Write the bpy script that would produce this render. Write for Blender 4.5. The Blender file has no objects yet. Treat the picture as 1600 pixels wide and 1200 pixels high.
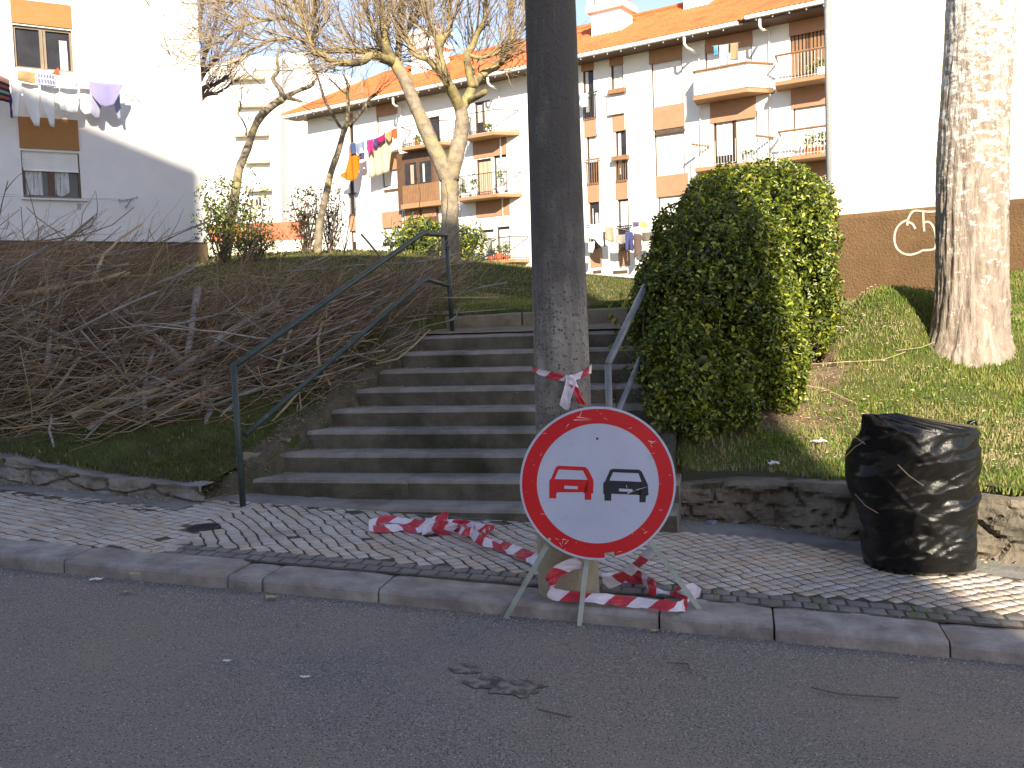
import bpy, math, random
import numpy as np
from mathutils import Vector, Matrix, noise
R = math.radians
random.seed(7); rng = np.random.default_rng(7)
scene = bpy.context.scene

# ------------------------------------------------------------------ camera
F = 1500.0; PITCH = R(3.9); ROLL = R(1.9); CAMZ = 1.47
fw = np.array([0, math.cos(PITCH), -math.sin(PITCH)]); rt0 = np.array([1.0, 0, 0]); up0 = np.cross(rt0, fw)
c_, s_ = math.cos(ROLL), math.sin(ROLL)
rt = c_*rt0 - s_*up0; up = s_*rt0 + c_*up0
CAM = np.array([0, 0, CAMZ])
cd = bpy.data.cameras.new('camera'); cam = bpy.data.objects.new('camera', cd); scene.collection.objects.link(cam)
cd.sensor_width = 36; cd.lens = 36*F/1600; cd.clip_end = 2000; cd.clip_start = 0.05
cam.matrix_world = Matrix(((rt[0], up[0], -fw[0], 0), (rt[1], up[1], -fw[1], 0), (rt[2], up[2], -fw[2], CAMZ), (0, 0, 0, 1)))
scene.camera = cam
scene.render.resolution_x = 1024; scene.render.resolution_y = 768

# ------------------------------------------------------------------ light
SUN_EL = R(27); SUN_AZ = R(175)
w = bpy.data.worlds.new('World'); scene.world = w; w.use_nodes = True
nt = w.node_tree; nt.nodes.clear()
sky = nt.nodes.new('ShaderNodeTexSky'); sky.sky_type = 'NISHITA'; sky.sun_disc = False
sky.sun_elevation = SUN_EL; sky.sun_rotation = SUN_AZ; sky.air_density = 1.0; sky.dust_density = 0.2; sky.ozone_density = 2.4
bg = nt.nodes.new('ShaderNodeBackground'); bg.inputs['Strength'].default_value = 0.10
wo = nt.nodes.new('ShaderNodeOutputWorld')
wb = nt.nodes.new('ShaderNodeMix'); wb.data_type = 'RGBA'; wb.blend_type = 'MULTIPLY'; wb.inputs[0].default_value = 1; wb.inputs[7].default_value = (1.22, .97, .89, 1)
nt.links.new(sky.outputs[0], wb.inputs[6]); nt.links.new(wb.outputs[2], bg.inputs[0]); nt.links.new(bg.outputs[0], wo.inputs[0])
sl = bpy.data.lights.new('sun', 'SUN'); sl.energy = 4.0; sl.angle = R(0.6); sl.color = (1.0, 0.88, 0.68)
so = bpy.data.objects.new('sun', sl); scene.collection.objects.link(so)
to_sun = Vector((math.cos(SUN_EL)*math.sin(SUN_AZ), math.cos(SUN_EL)*math.cos(SUN_AZ), math.sin(SUN_EL)))
so.rotation_euler = to_sun.to_track_quat('Z', 'Y').to_euler()
so.location = (0, -5, 30)
vs = scene.view_settings; vs.view_transform = 'Standard'; vs.look = 'None'; vs.gamma = 1; vs.use_curve_mapping = False
vs.exposure = 1.48

# ------------------------------------------------------------------ geometry helpers
def ray(x, y): return rt*(x-800) - up*(y-600) + fw*F
def atY(x, y, Y): d = ray(x, y); return CAM + d*(Y/d[1])
def atZ(x, y, Z): d = ray(x, y); return CAM + d*((Z-CAMZ)/d[2])
def onplane(x, y, p0, n):
    d = ray(x, y); n = np.asarray(n, float); return CAM + d*(((np.asarray(p0)-CAM)@n)/(d@n))

class MB:
    def __init__(s): s.v = []; s.f = []; s.m = []
    def add(s, vs, fs, m=0):
        b = len(s.v); s.v.extend([tuple(map(float, p)) for p in vs]); s.f.extend([tuple(b+i for i in f) for f in fs]); s.m.extend([m]*len(fs))
    def hexa(s, p, m=0):   # 8 corners: bottom 4 ccw, top 4 ccw
        s.add(p, [(0,3,2,1),(4,5,6,7),(0,1,5,4),(1,2,6,5),(2,3,7,6),(3,0,4,7)], m)
    def box(s, x0, x1, y0, y1, z0, z1, T=None, m=0):
        p = [(x0,y0,z0),(x1,y0,z0),(x1,y1,z0),(x0,y1,z0),(x0,y0,z1),(x1,y0,z1),(x1,y1,z1),(x0,y1,z1)]
        if T: p = [T(*q) for q in p]
        s.hexa(p, m)
    def tube(s, path, rad, n=8, cap=True, m=0, jit=0.0):
        P = [np.asarray(p, float) for p in path]; k = len(P)
        if not hasattr(rad, '__len__'): rad = [rad]*k
        t = P[1]-P[0]; t /= (np.linalg.norm(t)+1e-9)
        a = np.cross(t, [0, 0, 1.0] if abs(t[2]) < .9 else [1.0, 0, 0]); a /= np.linalg.norm(a)
        b0 = len(s.v)
        for i in range(k):
            tt = P[min(i+1, k-1)]-P[max(i-1, 0)]; tt = tt/(np.linalg.norm(tt)+1e-9)
            a = a - tt*(a@tt); a /= (np.linalg.norm(a)+1e-9); b = np.cross(tt, a)
            for j in range(n):
                th = 2*math.pi*j/n; r = rad[i]*(1+(random.random()-.5)*jit)
                q = P[i]+(a*math.cos(th)+b*math.sin(th))*r; s.v.append((float(q[0]), float(q[1]), float(q[2])))
        for i in range(k-1):
            for j in range(n):
                j2 = (j+1) % n; s.f.append((b0+i*n+j, b0+i*n+j2, b0+(i+1)*n+j2, b0+(i+1)*n+j)); s.m.append(m)
        if cap:
            s.f.append(tuple(b0+j for j in range(n))[::-1]); s.m.append(m)
            s.f.append(tuple(b0+(k-1)*n+j for j in range(n))); s.m.append(m)
    def prism(s, poly, off, m=0):   # poly: 3D points, off: extrusion vector
        n = len(poly); off = np.asarray(off, float)
        s.add([np.asarray(p) for p in poly]+[np.asarray(p)+off for p in poly],
              [tuple(range(n))[::-1], tuple(range(n, 2*n))]+[(i, (i+1) % n, n+(i+1) % n, n+i) for i in range(n)], m)
    def grid(s, fn, nu, nv, m=0):
        b = len(s.v)
        for i in range(nu+1):
            for j in range(nv+1):
                s.v.append(tuple(map(float, fn(i/nu, j/nv))))
        for i in range(nu):
            for j in range(nv):
                a = b+i*(nv+1)+j; s.f.append((a, a+nv+1, a+nv+2, a+1)); s.m.append(m)
    def build(s, name, mats, parent=None, smooth=False, bevel=0):
        if not isinstance(mats, (list, tuple)): mats = [mats]
        off = np.array(ORG.get(parent.name, (0, 0, 0))) if parent is not None else np.zeros(3)
        V = np.array(s.v, float)-off
        me = bpy.data.meshes.new(name); me.from_pydata(V.tolist(), [], s.f)
        for mm in mats: me.materials.append(mm)
        if len(mats) > 1: me.polygons.foreach_set('material_index', s.m)
        if smooth: me.polygons.foreach_set('use_smooth', [True]*len(me.polygons))
        me.update()
        o = bpy.data.objects.new(name, me); scene.collection.objects.link(o)
        if parent is not None: o.parent = parent; ORG[o.name] = tuple(off)
        else: ORG[o.name] = (0, 0, 0)
        if bevel:
            bm = o.modifiers.new('bevel', 'BEVEL'); bm.width = bevel; bm.segments = 2; bm.limit_method = 'ANGLE'
        return o
ORG = {}
def rebase(o, loc):
    """put the origin of a single-mesh thing at its base"""
    loc = Vector([float(a) for a in loc]); o.data.transform(Matrix.Translation(-loc)); o.location = loc
def mesh_np(name, V, Fc, mats, parent=None, mi=None, smooth=False):
    off = np.array(ORG.get(parent.name, (0, 0, 0))) if parent is not None else np.zeros(3)
    V = np.asarray(V, np.float32)-off.astype(np.float32); Fc = np.asarray(Fc, np.int32); n, k = Fc.shape
    me = bpy.data.meshes.new(name); me.vertices.add(len(V)); me.vertices.foreach_set('co', V.ravel())
    me.loops.add(n*k); me.loops.foreach_set('vertex_index', Fc.ravel())
    me.polygons.add(n); me.polygons.foreach_set('loop_start', np.arange(n, dtype=np.int32)*k)
    if not isinstance(mats, (list, tuple)): mats = [mats]
    for mm in mats: me.materials.append(mm)
    if mi is not None: me.polygons.foreach_set('material_index', np.asarray(mi, np.int32))
    if smooth: me.polygons.foreach_set('use_smooth', [True]*n)
    me.update(calc_edges=True); me.validate()
    o = bpy.data.objects.new(name, me); scene.collection.objects.link(o)
    if parent is not None: o.parent = parent; ORG[o.name] = tuple(off)
    return o
def tag(o, label, cat, group=None, kind=None):
    if label: o['label'] = label
    if cat: o['category'] = cat
    if group: o['group'] = group
    if kind: o['kind'] = kind
    return o
def thing(name, label, cat, loc, group=None):
    o = bpy.data.objects.new(name, None); scene.collection.objects.link(o); o.location = [float(a) for a in loc]
    o.empty_display_size = .2; ORG[o.name] = tuple(float(a) for a in loc)
    return tag(o, label, cat, group)
def struct(o): o['kind'] = 'structure'; return o
def tubes_np(paths):
    """many thin 3-sided tubes; paths: list of (pts(k,3), r0, r1); returns V,F"""
    V = []; Fs = []; b = 0
    c3 = np.array([[math.cos(a), math.sin(a)] for a in (0, 2.094, 4.189)])
    for P, r0, r1 in paths:
        P = np.asarray(P, float); k = len(P)
        T = np.gradient(P, axis=0); T /= (np.linalg.norm(T, axis=1)[:, None]+1e-9)
        ref = np.array([0.3, 0.2, 1.0]) if abs(T[0][2]) < .8 else np.array([1.0, 0.2, 0.1])
        A = np.cross(T, ref); A /= (np.linalg.norm(A, axis=1)[:, None]+1e-9); B = np.cross(T, A)
        rr = np.linspace(r0, r1, k)[:, None, None]
        ring = P[:, None, :]+rr*(A[:, None, :]*c3[None, :, :1]+B[:, None, :]*c3[None, :, 1:])
        V.append(ring.reshape(-1, 3))
        i = np.arange(k-1)[:, None]*3; j = np.arange(3)[None, :]; j2 = (j+1) % 3
        Fs.append((b+np.stack([i+j, i+j2, i+3+j2, i+3+j], -1)).reshape(-1, 4)); b += 3*k
    return np.concatenate(V), np.concatenate(Fs)
def n3(x, y, z, s=1.0): return noise.noise(Vector((x*s, y*s, z*s)))

# ------------------------------------------------------------------ materials
MT = {}
def mat(name, c1, c2=None, sc=4.0, c3=None, sc3=1.0, rough=.8, bump=0.0, bsc=40.0, spec=.3, metal=0.0, lo=.35, hi=.65, lo3=.5, hi3=.7, stretch=(1, 1, 1), sheen=0, trans=0, alpha=None):
    m = bpy.data.materials.new(name); m.use_nodes = True; t = m.node_tree; N = t.nodes; L = t.links
    b = N['Principled BSDF']; b.inputs['Roughness'].default_value = rough; b.inputs['Metallic'].default_value = metal
    b.inputs['Specular IOR Level'].default_value = spec
    tc = N.new('ShaderNodeTexCoord'); mp = N.new('ShaderNodeMapping'); mp.inputs['Scale'].default_value = stretch
    L.new(tc.outputs['Object'], mp.inputs[0])
    def nz(scale, det=6, rg=.6):
        n = N.new('ShaderNodeTexNoise'); n.inputs['Scale'].default_value = scale; n.inputs['Detail'].default_value = det; n.inputs['Roughness'].default_value = rg
        L.new(mp.outputs[0], n.inputs['Vector']); return n
    def ramp(src, lo, hi):
        r = N.new('ShaderNodeMapRange'); r.inputs['From Min'].default_value = lo; r.inputs['From Max'].default_value = hi
        L.new(src, r.inputs['Value']); return r.outputs[0]
    def mix(f, a, bb):
        x = N.new('ShaderNodeMix'); x.data_type = 'RGBA'; L.new(f, x.inputs['Factor'])
        for s, q in ((6, a), (7, bb)):
            if hasattr(q, 'links'): L.new(q, x.inputs[s])
            else: x.inputs[s].default_value = (*q, 1)
        return x.outputs[2]
    col = None
    if c2 is None: b.inputs['Base Color'].default_value = (*c1, 1)
    else:
        col = mix(ramp(nz(sc).outputs[0], lo, hi), c1, c2)
        if c3 is not None: col = mix(ramp(nz(sc3).outputs[0], lo3, hi3), col, c3)
        L.new(col, b.inputs['Base Color'])
    if bump:
        bn = N.new('ShaderNodeBump'); bn.inputs['Strength'].default_value = min(1, bump); bn.inputs['Distance'].default_value = .02*max(1, bump)
        L.new(nz(bsc, 8, .65).outputs[0], bn.inputs['Height']); L.new(bn.outputs[0], b.inputs['Normal'])
    if trans:
        b.inputs['Transmission Weight'].default_value = trans
    if alpha is not None: b.inputs['Alpha'].default_value = alpha
    m['h'] = 1; MT[name] = m
    m_helpers[name] = (N, L, b, mp, nz, ramp, mix, col)
    return m
m_helpers = {}
def leafmat(name, c1, c2, rough=.4):
    m = mat(name, c1, c2, sc=9, rough=rough, spec=.5)
    N, L, b, mp, nz, ramp, mix, col = m_helpers[name]
    out = N['Material Output']; tr = N.new('ShaderNodeBsdfTranslucent'); ms = N.new('ShaderNodeMixShader'); ms.inputs[0].default_value = .28
    L.new(col, tr.inputs[0]); L.new(b.outputs[0], ms.inputs[1]); L.new(tr.outputs[0], ms.inputs[2]); L.new(ms.outputs[0], out.inputs[0])
    return m
def speckle(name, color, scale, thr, soft=.02, on_rough=None):
    """small spots of another colour that belong to the surface"""
    N, L, b, mp, nz, ramp, mix, col = m_helpers[name]
    v = N.new('ShaderNodeTexVoronoi'); v.inputs['Scale'].default_value = scale; L.new(mp.outputs[0], v.inputs['Vector'])
    f = ramp(v.outputs['Distance'], thr+soft, thr)
    # only a share of the cells
    sep = N.new('ShaderNodeSeparateColor'); L.new(v.outputs['Color'], sep.inputs[0])
    g = N.new('ShaderNodeMath'); g.operation = 'GREATER_THAN'; g.inputs[1].default_value = .55; L.new(sep.outputs[0], g.inputs[0])
    mu = N.new('ShaderNodeMath'); mu.operation = 'MULTIPLY'; L.new(f, mu.inputs[0]); L.new(g.outputs[0], mu.inputs[1])
    col2 = mix(mu.outputs[0], col, color); L.new(col2, b.inputs['Base Color'])
    m_helpers[name] = (N, L, b, mp, nz, ramp, mix, col2)

mat('asphalt', (.125, .11, .10), (.33, .295, .268), sc=105, c3=(.28, .235, .195), sc3=.9, rough=.92, bump=.45, bsc=190, lo=.36, hi=.66, lo3=.45, hi3=.75)
speckle('asphalt', (.60, .57, .52), 42, .10, .05)
speckle('asphalt', (.02, .02, .022), 85, .22, .1)
speckle('asphalt', (.26, .25, .24), 130, .16, .08)
mat('kerb_stone', (.21, .19, .19), (.39, .36, .345), sc=7, c3=(.26, .21, .17), sc3=2.2, rough=.9, bump=.5, bsc=60, stretch=(1, 1, 1))
mat('joint_soil', (.05, .044, .038), (.15, .13, .105), sc=14, c3=(.05, .06, .03), sc3=3, rough=1, bump=.6, bsc=70)
mat('strip_concrete', (.20, .185, .175), (.33, .31, .29), sc=5, c3=(.11, .10, .085), sc3=2.5, rough=.95, bump=.6, bsc=50)
mat('paving_light', (.44, .39, .345), (.56, .50, .45), sc=9, c3=(.36, .31, .27), sc3=2.2, rough=.75, bump=.35, bsc=50)
mat('paving_warm', (.47, .38, .30), (.56, .46, .37), sc=9, c3=(.34, .28, .24), sc3=2.2, rough=.75, bump=.35, bsc=50)
mat('paving_pale', (.49, .455, .43), (.60, .56, .52), sc=9, c3=(.40, .36, .33), sc3=2.2, rough=.7, bump=.35, bsc=50)
mat('paving_dark', (.15, .14, .14), (.24, .22, .21), sc=8, rough=.8, bump=.4, bsc=50)
mat('step_riser', (.095, .082, .064), (.175, .152, .12), sc=5, c3=(.04, .045, .025), sc3=1.6, rough=.95, bump=.9, bsc=60, lo3=.5, hi3=.7)  # darker riser concrete: shade on the upright faces painted in, along with brown dirt
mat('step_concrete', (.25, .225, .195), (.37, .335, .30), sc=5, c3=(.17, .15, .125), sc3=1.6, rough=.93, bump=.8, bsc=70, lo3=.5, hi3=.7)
speckle('step_concrete', (.30, .28, .25), 28, .07, .04)
mat('landing_sand', (.20, .15, .11), (.29, .22, .16), sc=8, c3=(.12, .11, .07), sc3=3, rough=1, bump=.5, bsc=60)
mat('edging_stone', (.25, .21, .15), (.34, .30, .22), sc=5, c3=(.13, .12, .07), sc3=2.4, rough=.9, bump=.4, bsc=50)
mat('rubble', (.15, .125, .095), (.29, .25, .20), sc=6, c3=(.07, .065, .05), sc3=3.0, rough=.95, bump=1.2, bsc=28)
mat('rubble_grey', (.17, .148, .12), (.32, .29, .255), sc=5, c3=(.30, .30, .34), sc3=2.2, rough=.95, bump=1.0, bsc=28)
mat('lawn_soil', (.055, .070, .016), (.095, .105, .028), sc=5, c3=(.10, .075, .045), sc3=1.3, rough=1, bump=.8, bsc=40, lo3=.52, hi3=.68)
mat('bare_earth', (.13, .085, .055), (.21, .15, .10), sc=9, c3=(.08, .07, .035), sc3=3.2, rough=1, bump=1.2, bsc=40)
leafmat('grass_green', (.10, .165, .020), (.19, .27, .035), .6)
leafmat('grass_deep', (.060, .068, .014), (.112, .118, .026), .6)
leafmat('grass_yellow', (.25, .25, .06), (.36, .32, .10), .6)
leafmat('grass_dry', (.38, .30, .16), (.46, .38, .22), .8)
mat('white_wall', (.80, .80, .79), (.84, .83, .81), sc=.7, rough=.85, bump=.12, bsc=60, c3=(.76, .75, .72), sc3=.45)
mat('grey_white_wall', (.72, .71, .72), (.76, .75, .755), sc=.9, rough=.85, bump=.25, bsc=45, c3=(.67, .66, .665), sc3=.8)
mat('cream_wall', (.72, .67, .50), (.78, .73, .56), sc=1.1, rough=.85, bump=.2, bsc=45, c3=(.66, .62, .50), sc3=.7)
mat('brown_panel', (.37, .205, .125), (.41, .235, .145), sc=3, rough=.8, bump=.1, bsc=60)
mat('ochre_panel', (.33, .165, .060), (.36, .185, .072), sc=3, rough=.85, bump=.2, bsc=70)
mat('brown_plinth', (.155, .092, .045), (.19, .115, .057), sc=2.5, c3=(.135, .08, .04), sc3=1, rough=.9, bump=1.6, bsc=34)
speckle('brown_plinth', (.45, .36, .26), 7, .035, .02)
mat('dark_plinth', (.15, .10, .06), (.19, .13, .08), sc=2.5, rough=.9, bump=.8, bsc=34)
mat('roof_tile', (.54, .135, .042), (.62, .18, .060), sc=5, c3=(.38, .095, .035), sc3=1.2, rough=.85, bump=.3, bsc=20, lo3=.5, hi3=.75)
mat('gutter_white', (.82, .82, .80), (.74, .73, .69), sc=3, rough=.5)
mat('pipe_grey', (.42, .44, .48), (.36, .38, .42), sc=3, rough=.5)
mat('dark_frame', (.10, .055, .035), (.13, .08, .05), sc=6, rough=.5)
mat('dark_iron', (.03, .028, .03), (.05, .045, .045), sc=9, rough=.6)
mat('window_glass', (.02, .018, .018), (.04, .035, .035), sc=2, rough=.08, spec=.4)
mat('bronze_frame', (.22, .17, .12), (.27, .21, .15), sc=4, rough=.4, metal=.3)
mat('shutter_white', (.80, .80, .78), (.76, .75, .73), sc=3, rough=.6)
mat('curtain_white', (.66, .66, .66), (.5, .5, .52), sc=5, rough=.9)
mat('curtain_rose', (.62, .38, .28), (.5, .3, .22), sc=5, rough=.9, stretch=(6, 6, 1))
mat('wood_slat', (.24, .13, .07), (.30, .17, .09), sc=5, rough=.7)
mat('balcony_slab', (.33, .19, .10), (.38, .23, .125), sc=3, rough=.85, bump=.3)
mat('pole_concrete', (.33, .30, .27), (.47, .435, .395), sc=7, c3=(.10, .094, .09), sc3=1.1, rough=.95, bump=1.3, bsc=38, lo3=.42, hi3=.6)
speckle('pole_concrete', (.13, .12, .11), 55, .22, .25)
speckle('pole_concrete', (.42, .40, .38), 70, .07, .05)
def pole_height():
    N, L, b, mp, nz, ramp, mix, col = m_helpers['pole_concrete']
    tc = N.new('ShaderNodeTexCoord'); sp = N.new('ShaderNodeSeparateXYZ'); L.new(tc.outputs['Object'], sp.inputs[0])
    h = N.new('ShaderNodeMapRange'); h.inputs['From Min'].default_value = .9; h.inputs['From Max'].default_value = 2.3; h.inputs['To Max'].default_value = .32; L.new(sp.outputs[2], h.inputs['Value'])
    m2 = N.new('ShaderNodeMapping'); m2.inputs['Scale'].default_value = (9, 9, 1.2); L.new(tc.outputs['Object'], m2.inputs[0])
    n = N.new('ShaderNodeTexNoise'); n.inputs['Scale'].default_value = 1.6; n.inputs['Detail'].default_value = 8; n.inputs['Roughness'].default_value = .7; L.new(m2.outputs[0], n.inputs['Vector'])
    a = N.new('ShaderNodeMath'); a.operation = 'ADD'; L.new(n.outputs[0], a.inputs[0]); L.new(h.outputs[0], a.inputs[1])
    L.new(mix(ramp(a.outputs[0], .52, .80), col, (.13, .12, .112)), b.inputs['Base Color'])
pole_height()
mat('pole_base', (.34, .28, .20), (.42, .35, .26), sc=6, rough=.95, bump=.6, bsc=40)
mat('bark_pale', (.24, .19, .15), (.40, .335, .285), sc=7, c3=(.46, .40, .345), sc3=5, rough=.95, bump=1.5, bsc=14, lo3=.55, hi3=.7, stretch=(2.2, 2.2, .55))
def bark_height():
    N, L, b, mp, nz, ramp, mix, col = m_helpers['bark_pale']
    tc = N.new('ShaderNodeTexCoord'); m2 = N.new('ShaderNodeMapping'); m2.inputs['Scale'].default_value = (4, 4, 7); L.new(tc.outputs['Object'], m2.inputs[0])
    n = N.new('ShaderNodeTexNoise'); n.inputs['Scale'].default_value = 3.2; n.inputs['Detail'].default_value = 8; n.inputs['Roughness'].default_value = .7; L.new(m2.outputs[0], n.inputs['Vector'])
    sp = N.new('ShaderNodeSeparateXYZ'); L.new(tc.outputs['Object'], sp.inputs[0])
    h = N.new('ShaderNodeMapRange'); h.inputs['From Min'].default_value = .3; h.inputs['From Max'].default_value = 3.2; h.inputs['To Max'].default_value = .20; L.new(sp.outputs[2], h.inputs['Value'])
    a = N.new('ShaderNodeMath'); a.operation = 'ADD'; L.new(n.outputs[0], a.inputs[0]); L.new(h.outputs[0], a.inputs[1])
    L.new(mix(ramp(a.outputs[0], .60, .68), col, (.66, .64, .60)), b.inputs['Base Color'])
mat('bark_grey', (.19, .155, .12), (.33, .28, .21), sc=9, c3=(.36, .30, .12), sc3=1.6, rough=.95, bump=1.0, bsc=18, lo3=.5, hi3=.7)
bark_height()
mat('bark_lichen', (.24, .19, .10), (.42, .35, .16), sc=9, c3=(.11, .085, .06), sc3=2.0, rough=.95, bump=1.0, bsc=18, lo3=.5, hi3=.64)
mat('twig_tan', (.24, .18, .12), (.36, .28, .18), sc=3, rough=.9)
mat('twig_dark', (.12, .085, .07), (.18, .13, .11), sc=3, rough=.9)
mat('brush_brown', (.21, .135, .088), (.36, .25, .165), sc=2.5, c3=(.13, .09, .065), sc3=1.5, rough=.85)
mat('brush_tan', (.36, .26, .155), (.52, .40, .26), sc=3, rough=.85)
mat('brush_grey', (.27, .235, .21), (.44, .39, .35), sc=6, c3=(.18, .15, .12), sc3=3, rough=.9, bump=.4, bsc=30)
mat('cut_wood', (.55, .42, .25), (.62, .50, .32), sc=20, rough=.8)
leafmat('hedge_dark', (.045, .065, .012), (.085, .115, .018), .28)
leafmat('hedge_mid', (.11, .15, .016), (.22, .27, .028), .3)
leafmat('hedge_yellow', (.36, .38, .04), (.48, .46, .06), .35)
leafmat('bush_leaf', (.07, .11, .03), (.12, .17, .05), .5)
leafmat('bush_rust', (.16, .09, .05), (.22, .14, .07), .6)
mat('rail_green', (.030, .048, .044), (.055, .08, .075), sc=8, rough=.45, spec=.5, c3=(.12, .12, .12), sc3=5, lo3=.6, hi3=.7)
mat('rail_worn', (.14, .15, .155), (.24, .245, .26), sc=6, rough=.42, spec=.6, metal=.3)
mat('sign_white', (.46, .50, .66), (.53, .57, .73), sc=3, rough=.38, c3=(.38, .41, .50), sc3=9, lo3=.62, hi3=.74)
mat('sign_red', (.55, .012, .022), (.62, .022, .03), sc=3, rough=.36)
speckle('sign_red', (.62, .42, .42), 30, .06, .03)
mat('sign_black', (.018, .022, .035), (.03, .034, .05), sc=5, rough=.4)
mat('galvanised', (.42, .48, .45), (.30, .35, .33), sc=14, rough=.5, metal=.1)
mat('tape_white', (.70, .64, .74), (.76, .70, .78), sc=5, rough=.35, spec=.5)
mat('tape_red', (.50, .02, .04), (.56, .04, .06), sc=5, rough=.35, spec=.5)
mat('bag_plastic', (.0035, .0035, .0035), (.006, .006, .006), sc=4, rough=.24, spec=.36, bump=.25, bsc=22)
mat('brick_red', (.42, .13, .07), (.50, .18, .10), sc=4, rough=.9)
mat('paper_white', (.72, .70, .72), (.8, .78, .78), sc=8, rough=.7)
mat('dry_leaf', (.42, .30, .14), (.5, .40, .22), sc=8, rough=.8)
mat('stone_blue', (.20, .21, .28), (.28, .29, .36), sc=8, rough=.85, bump=.4)
mat('terracotta', (.60, .13, .05), (.66, .18, .07), sc=6, rough=.8)
mat('grit', (.42, .39, .36), (.68, .64, .58), sc=9, rough=.9)
mat('spray_paint', (.58, .52, .46), (.45, .38, .32), sc=10, rough=.8)
CLOTH = {}
def cloth_mat(name, c, c2=None, **k):
    if name not in CLOTH:
        c = tuple(x*(.62 if max(c)-min(c) > .15 else .95) for x in c); CLOTH[name] = mat('cloth_'+name, c, c2 or tuple(min(1, x*1.12) for x in c), sc=4, rough=.9, **k)
    return CLOTH[name]

# ------------------------------------------------------------------ street frame and ground heights
SA = R(13.3); ST = np.array([math.cos(SA), -math.sin(SA), 0]); SN = np.array([math.sin(SA), math.cos(SA), 0])
def sw(u, v, z=0.0): return ST*u+SN*v+np.array([0, 0, z])
def su(p): return float(np.dot(np.asarray(p)[:3], ST)), float(np.dot(np.asarray(p)[:3], SN))
SLOPE = .055; V0 = 4.529
def road_z(u): return -SLOPE*u-.06
def pave_z(u): return -SLOPE*u+.028
def onpave(x, y, dz=0.0):
    # plane z = -SLOPE*u + c
    n = ST*SLOPE+np.array([0, 0, 1.0]); c = .028+dz
    return onplane(x, y, np.array([0, 0, c]), n)
def onroad(x, y, dz=0.0):
    n = ST*SLOPE+np.array([0, 0, 1.0]); return onplane(x, y, np.array([0, 0, -.06+dz]), n)
# retaining wall base lines in (u,v)
LW = [su(onpave(*p)) for p in [(0, 754), (62, 762), (195, 777), (310, 788), (375, 791)]]
LW = [(-16, LW[0][1]+.3)]+LW
RW = [su(onpave(*p)) for p in [(1052, 812), (1140, 818), (1220, 826), (1306, 842), (1515, 872), (1600, 884)]]
RW = RW+[(12, RW[-1][1]-.1)]
def interp(P, u): xs = [p[0] for p in P]; return np.interp(u, xs, [p[1] for p in P])
HL = [(-16, .30), (-6.0, .24), (-5.2, .19), (-4.4, .13), (-3.9, .14)]
HR = [(-.6, .24), (0, .32), (.6, .37), (1.6, .40), (12, .42)]
K1V = 6.1955; DV = .292*math.cos(SA); NST = 9
def step_top(k): return .200+.142*(k-1) if k > 1 else .192
def step_v(k): return K1V+DV*(k-1)
UL = {1: -3.74, 2: -3.52, 3: -3.42, 4: -3.31, 5: -3.22, 6: -3.11, 7: -3.03, 8: -2.92, 9: -2.86}
UR = -.55
VLAND = step_v(9); VKERB = 9.39
def vwall(u):
    """v of the wall/stair front line"""
    u = np.asarray(u, float)
    a = np.interp(u, [p[0] for p in LW], [p[1] for p in LW]); b = np.interp(u, [p[0] for p in RW], [p[1] for p in RW])
    return np.where(u < -3.75, a, np.where(u > -.5, b, 6.4))

# thin plate spline through measured heights
CP = []
for u in (-14, -10, -7.5, -6.3, -5.4, -4.6, -4.0): CP.append((*sw(u, float(vwall(u))+.25)[:2], pave_z(u)+float(interp(HL, u))+.03))
for u in (-.3, .4, 1.2, 2.2, 3.5, 6, 10): CP.append((*sw(u, float(vwall(u))+.2)[:2], pave_z(u)+float(interp(HR, u))+.02))
for k in (2, 4, 6, 8, 9): CP.append((*sw(UL[k]-.25, step_v(k)+.1)[:2], step_top(k)+.06))
for k in (2, 4, 6, 8): CP.append((*sw(-.3, step_v(k)+.1)[:2], step_top(k)+.08))
for u in (-2.9, -2, -1, 0, 1.2): CP.append((*sw(u, 9.7)[:2], 1.55+.03*(u+2.9)*.6))
CP += [(3.9, 8.2, 1.09), (4.5, 13.6, 1.57), (6.3, 12.2, 1.84), (9, 10.5, 2.1), (2.9, 9.3, 1.02), (2.2, 7.6, .69), (3.4, 16, 1.72), (2.2, 12, 1.48), (14, 9, 2.2), (5.1, 13.15, 1.56), (5.55, 12.8, 1.57), (5.0, 11.2, 1.44), (4.3, 10.2, 1.33), (3.5, 11.6, 1.42), (5.9, 11.0, 1.56), (4.2, 12.4, 1.50), (6.8, 11.0, 1.74),
       (.2, 15, 1.87), (3, 24, 2.3), (-1.25, 19, 2.62), (-2.5, 22.5, 3.05), (-4.2, 24, 3.28), (-5.2, 22.5, 3.10), (-7, 21, 2.75), (-9.5, 19.5, 2.5), (-14, 18, 2.6),
       (-6.2, 21.5, 2.95), (-3.3, 12, 1.85), (-5, 10.2, 1.35), (-7.5, 12, 1.7), (-2.2, 10.2, 1.55), (-2, 15, 2.2), (-5, 15, 2.3), (-4.3, 8.5, .85), (-2.6, 8.2, .90), (-6, 9, 1.0)]
FA = R(34.0); FT = np.array([math.cos(FA), -math.sin(FA), 0]); FN = np.array([-math.sin(FA), -math.cos(FA), 0])   # FN points to the viewer
FP0 = atY(1050, 190, 39.5)
def fpt(u, z, w=0.0): p = FP0+FT*u+FN*w; return np.array([p[0], p[1], z])
for u, z in [(-20, 4.6), (-14.4, 4.3), (-10, 4.1), (-7, 3.62), (-4, 3.05), (-2.1, 2.78), (3, 2.35), (9, 2.2), (20, 2.2)]:
    CP.append((*fpt(u, 0)[:2], z)); CP.append((*fpt(u, 0, -8)[:2], z))
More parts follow.
